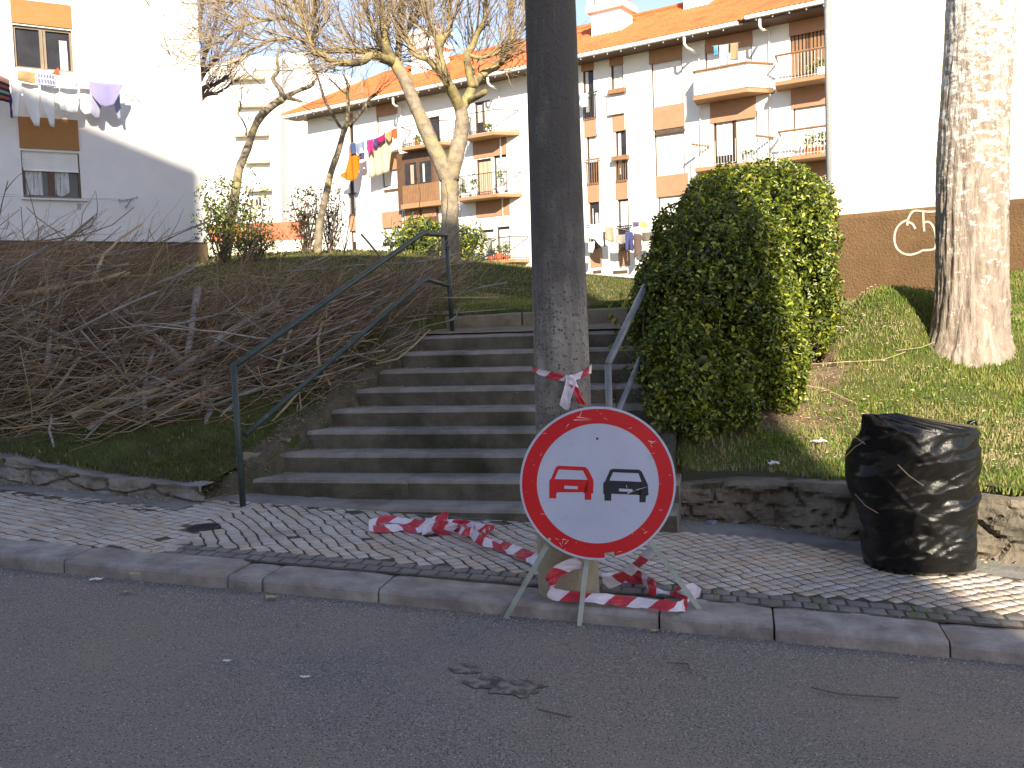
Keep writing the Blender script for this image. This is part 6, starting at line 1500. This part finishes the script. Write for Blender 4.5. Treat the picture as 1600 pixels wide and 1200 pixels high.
# upper drying rack and laundry
b = MB()
for w_, (xa, ya, xb, yb) in ((.55, (0, 112, 205, 127)), (.40, (0, 110, 203, 128)), (.28, (0, 117, 203, 140))): b.tube([lp(xa, ya, w_), lp(xb, yb, w_)], .006, 4)
b.tube([lp(188, 131, .02), lp(198, 129, .3), lp(206, 127, .6)], .012, 6); b.tube([lp(190, 141, .02), lp(204, 141, .4)], .01, 6); b.tube([lp(193, 134, .1), lp(203, 140, .3)], .01, 6)
o = b.build('drying_rack', MT['gutter_white']); rebase(o, lp(188, 131, .02)); tag(o, 'wall drying rack carrying the laundry below the upper left window', 'clothes line')
G4 = 'laundry on the left building'
def lc(name, lab, pts, w_, m, **k): return cloth(LB, name, lab, pxcols(LB, w_, pts), w_, m, group=G4, **k)
sm = [cm('rust', (.55, .13, .07)), cm('sage', (.22, .32, .20)), cm('ink', (.03, .03, .05)), cm('peach', (.72, .38, .30))]
cloth(LB, 'blanket', 'striped red, green and black blanket at the left edge of the picture', pxcols(LB, .5, [(-25, 113, 158), (0, 118, 158), (14, 124, 160)]), .5, sm, group=G4, stripes=lambda i, j: [3, 2, 0, 2, 1, 2, 0, 2, 1][int(j*8.99)])
cloth(LB, 'scarf', 'long dark purple cloth hanging down beside the striped blanket', pxcols(LB, .45, [(13, 130, 183), (18, 150, 184)]), .45, cm('violet', (.10, .03, .25)), group=G4)
lc('trousers', 'long white trousers nearest the striped blanket', [(16, 124, 184), (24, 126, 184), (30, 128, 150), (34, 128, 145)], .40, cm('white', (.78, .78, .78)))
lc('trousers', 'white trousers in the middle, left pair with two long legs', [(33, 129, 140), (38, 130, 165), (44, 131, 184), (50, 132, 196), (58, 133, 197), (62, 133, 140)], .42, cm('white', (.78, .78, .78)))
lc('trousers', 'white trousers right of the middle, one leg hanging low', [(62, 132, 150), (66, 133, 168), (70, 134, 180), (74, 135, 197), (81, 136, 199), (84, 136, 150)], .42, cm('white', (.78, .78, .78)))
lc('towel', 'small beige cloth folded over the rack', [(27, 110, 126), (40, 111, 129), (55, 113, 130)], .57, cm('honey', (.62, .40, .20)))
lc('towel', 'dark blue checked tea towel folded over the rack', [(58, 115, 133), (72, 116, 135), (87, 118, 136)], .58, [cm('check', (.16, .17, .28)), cm('checklight', (.5, .5, .58))], stripes=lambda i, j: 1 if (int(i*26) % 4 == 0 or int(j*9) % 4 == 3) else 0)
lc('towel', 'white tea towel folded over the rack right of the checked one', [(88, 118, 135), (102, 119, 136), (116, 121, 136)], .58, cm('white', (.78, .78, .78)))
lc('shirt', 'white pleated T-shirt hanging by its hem', [(84, 137, 162), (91, 137, 162), (93, 137, 174), (106, 138, 176), (119, 139, 177), (122, 139, 160)], .40, cm('greywhite', (.70, .72, .76)), k=30, wav=.02)
lc('towel', 'pale pink cloth on the rack', [(118, 122, 137), (126, 123, 137), (135, 124, 138)], .50, cm('palepink', (.75, .64, .68)))
lc('shirt', 'off-white garment left of the lilac shirt', [(124, 138, 170), (130, 138, 179), (138, 139, 178), (143, 140, 172)], .32, cm('offwhite', (.78, .72, .66)))
lc('shirt', 'big lilac-blue shirt at the right end of the rack', [(138, 127, 140), (146, 128, 155), (155, 129, 165), (165, 129.5, 168), (176, 130, 164), (184, 131, 150), (190, 131.5, 136)], .58, cm('lilac', (.38, .36, .66)), k=9)
lc('shirt', 'pale lilac trousers hanging behind the lilac-blue shirt', [(140, 140, 178), (147, 141, 186), (153, 142, 186), (158, 142, 160), (176, 142, 162), (182, 142, 186), (187, 142, 186)], .34, cm('palelilac', (.48, .48, .68)))
b = MB(); b.prism([lp(80, 116, .06), lp(91, 105, .06), lp(92, 117, .06)], LB.n*.01); o = b.build('cloth', CLOTH['redorange']); rebase(o, lp(80, 116, .06)); tag(o, 'orange triangular cloth on the sill of the upper left window', 'cloth')

# ---------------------------------------------------------------- cream building on the right
RA = R(-37); RB = Facade(atY(1303, 337, 13.5), (math.cos(RA), math.sin(RA), 0), (math.sin(RA), -math.cos(RA), 0))
root = thing('cream_house', 'cream gable wall with a brown base behind the pale tree trunk', 'building', RB.at(0, 1.5))
u0 = RB.px(1299, 200)[0]; zb = RB.px(1303, 337)[1]
b = MB(); RB.box(b, (u0, 9, zb, 9.5), -10, 0); b.build('wall', MT['cream_wall'], root)
b = MB(); n = 60
prof = [(.045, zb-1.9), (.045, zb-.06), (.03, zb-.015), (.0, zb+.003)]
b.grid(lambda i, j: RB.at(u0-.03+(9.05-u0)*i, prof[int(round(j*3))][1], prof[int(round(j*3))][0]+.004*noise.noise(Vector((i*60, j*9, 1)))), n, 3)
b.add([RB.at(u0-.03, zb-1.9, .045), RB.at(u0-.03, zb-.03, .045), RB.at(u0-.03, zb-.0, -10), RB.at(u0-.03, zb-1.9, -10)], [(0, 1, 2, 3)])
b.build('plinth', MT['brown_plinth'], root, smooth=False)
def rp(x, y, w_=.05): return RB.at(*RB.px(x, y, w_), w_)
b = MB(); q = rp(1294.5, 300, .04); uu = RB.px(1295, 310, .04)[0]
b.tube([RB.at(uu, 9.4, .03), RB.at(uu, RB.px(1295, 318, .03)[1], .03)], .038, 10); b.tube([rp(1296, 316, .03), rp(1294, 330, .05), rp(1295, 345, .06)], [.05, .055, .045], 10)
b.tube([rp(1295, 340, .06), rp(1296, 400, .06), rp(1296.5, 455, .06), rp(1294, 464, .08), rp(1284, 467, .12)], .042, 10); b.build('downpipe', MT['pipe_grey'], root, smooth=True)
b = MB(); RB.box(b, (u0-.5, 9.5, 9.5, 9.7), -10.4, .5); b.build('roof', MT['roof_tile'], root)
# painted graffiti outline
def gz6(x, y): return 1270+x/6, 300+y/6
b = MB()
for pts in [[(885, 265), (845, 280), (800, 320), (772, 380), (765, 450), (780, 510), (810, 550), (860, 580), (920, 587), (985, 570), (1030, 548), (1080, 545), (1140, 530), (1155, 470), (1148, 380), (1120, 310), (1085, 280), (1048, 285)],
            [(885, 315), (895, 250), (925, 195), (960, 175), (1040, 180), (1100, 185), (1200, 175), (1300, 178)], [(1035, 190), (1038, 280), (1045, 370)], [(885, 265), (905, 285), (935, 300), (962, 345)]]:
    P = [RB.at(*RB.px(*gz6(x, y), .052), .052) for x, y in pts]; Q = []
    for i in range(len(P)-1):
        p0 = P[max(i-1, 0)]; p1 = P[i]; p2 = P[i+1]; p3 = P[min(i+2, len(P)-1)]
        for s in range(6): t_ = s/6; Q.append(.5*((2*p1)+(-p0+p2)*t_+(2*p0-5*p1+4*p2-p3)*t_**2+(-p0+3*p1-3*p2+p3)*t_**3))
    Q.append(P[-1]); base = len(b.v); wdt = .014
    for i, p in enumerate(Q):
        tt = Q[min(i+1, len(Q)-1)]-Q[max(i-1, 0)]; tt /= np.linalg.norm(tt)+1e-9; sd = np.cross(tt, RB.n); ww = wdt*(1+.2*noise.noise(Vector((i*.8, 1, 1))))
        b.v.append(tuple(map(float, p+sd*ww))); b.v.append(tuple(map(float, p-sd*ww)))
    for i in range(len(Q)-1): b.f.append((base+2*i, base+2*i+1, base+2*i+3, base+2*i+2)); b.m.append(0)
b.build('graffiti', MT['spray_paint'], root)

# ---------------------------------------------------------------- pale blocks far behind
mat('ledge_tan', (.5, .42, .3), (.56, .48, .36), sc=3)
def far_block(label, outline, Y, depth, feats, ledges, mt='white_wall'):
    base = atY(outline[0][0], outline[0][1], Y); root = thing('apartment_tower', label, 'building', (base[0], base[1], 3))
    P = [atY(x, y, Y) for x, y in outline]; b = MB(); b.prism(P, (0, depth, 0)); b.build('wall', MT[mt], root)
    for x0, y0, x1, y1 in ledges:
        a = atY(x0, y0, Y); c = atY(x1, y1, Y); b = MB(); b.box(a[0], c[0], Y-.5, Y, c[2]-.02, a[2]); b.build('balcony', MT['ledge_tan'], root)
    for x0, y0, x1, y1 in feats:
        a = atY(x0, y0, Y); c = atY(x1, y1, Y); b = MB(); b.box(a[0], c[0], Y-.06, Y, c[2], a[2]); f_ = b.build('window', MT['pipe_grey'], root)
        b = MB(); b.box(a[0]+.08, (a[0]+c[0])/2-.04, Y-.08, Y-.06, c[2]+.08, a[2]-.08); b.box((a[0]+c[0])/2+.04, c[0]-.08, Y-.08, Y-.06, c[2]+.08, a[2]-.08); b.build('pane', MT['window_glass'], f_)
far_block('tall white block far behind the leaning tree, with thin balcony ledges', [(250, 420), (250, 128), (300, 118), (338, 102), (384, 86), (400, 87), (414, 89), (440, 90), (440, 420)], 66, 12,
          [(383, 138, 388, 146), (386, 181, 394, 190), (398, 180, 404, 189), (398, 310, 411, 322)], [(362, 121, 415, 125), (373, 165, 413, 168), (368, 209, 421, 213), (385, 252, 423, 255), (388, 296, 426, 299)])
far_block('lower stepped white block right of the tall one', [(436, 420), (436, 91), (447, 82), (478, 80), (483, 106), (501, 113), (548, 119), (570, 132), (570, 420)], 70, 10, [(462, 99, 465, 103)], [])
b = MB(); a = atY(404, 348, 58); c = atY(472, 378, 58); b.box(a[0]-3, c[0], 58, 58.35, -1, a[2]); 
o = b.build('wall', MT['brick_red']); rebase(o, (a[0], 58, 3)); o.name = 'brick_wall'; tag(o, 'low red-brown wall seen past the slim tree', 'wall')
b = MB(); a = atY(400, 377, 50); c = atY(475, 395, 50); b.box(a[0]-4, c[0]+1, 50, 50.3, -1, a[2]); o = b.build('boundary_wall', MT['cream_wall']); rebase(o, (a[0], 50, 3)); tag(o, 'low cream wall below the red-brown one', 'wall')

# ---------------------------------------------------------------- block across the street (behind the camera) that shades the street
root = thing('street_block', 'apartment block on the opposite side of the street, out of the picture', 'building', (-10, -14, 0))
SB = Facade((3.75, -12, 0), ST*-1, SN)     # u grows to the left
zl = 19.0
b = MB(); 
def sb(u0, u1, z1): b.box(u0, u1, -12, 0, -3, z1, T=lambda u, w_, z: (3.75-ST[0]*u+SN[0]*w_, -12-ST[1]*u+SN[1]*w_, z))
sb(0, 8.4, 19.0); sb(8.4, 22, 22.5); b.build('wall', MT['cream_wall'], root)
b = MB()
for i in range(7):
    for j in range(6):
        u = 1.2+i*2.8; z = 1.5+j*2.9
        b.box(u, u+1.3, 0, .04, z, z+1.4, T=lambda uu, w_, zz: (3.75-ST[0]*uu+SN[0]*w_, -12-ST[1]*uu+SN[1]*w_, zz))
b.build('windows', MT['window_glass'], root)
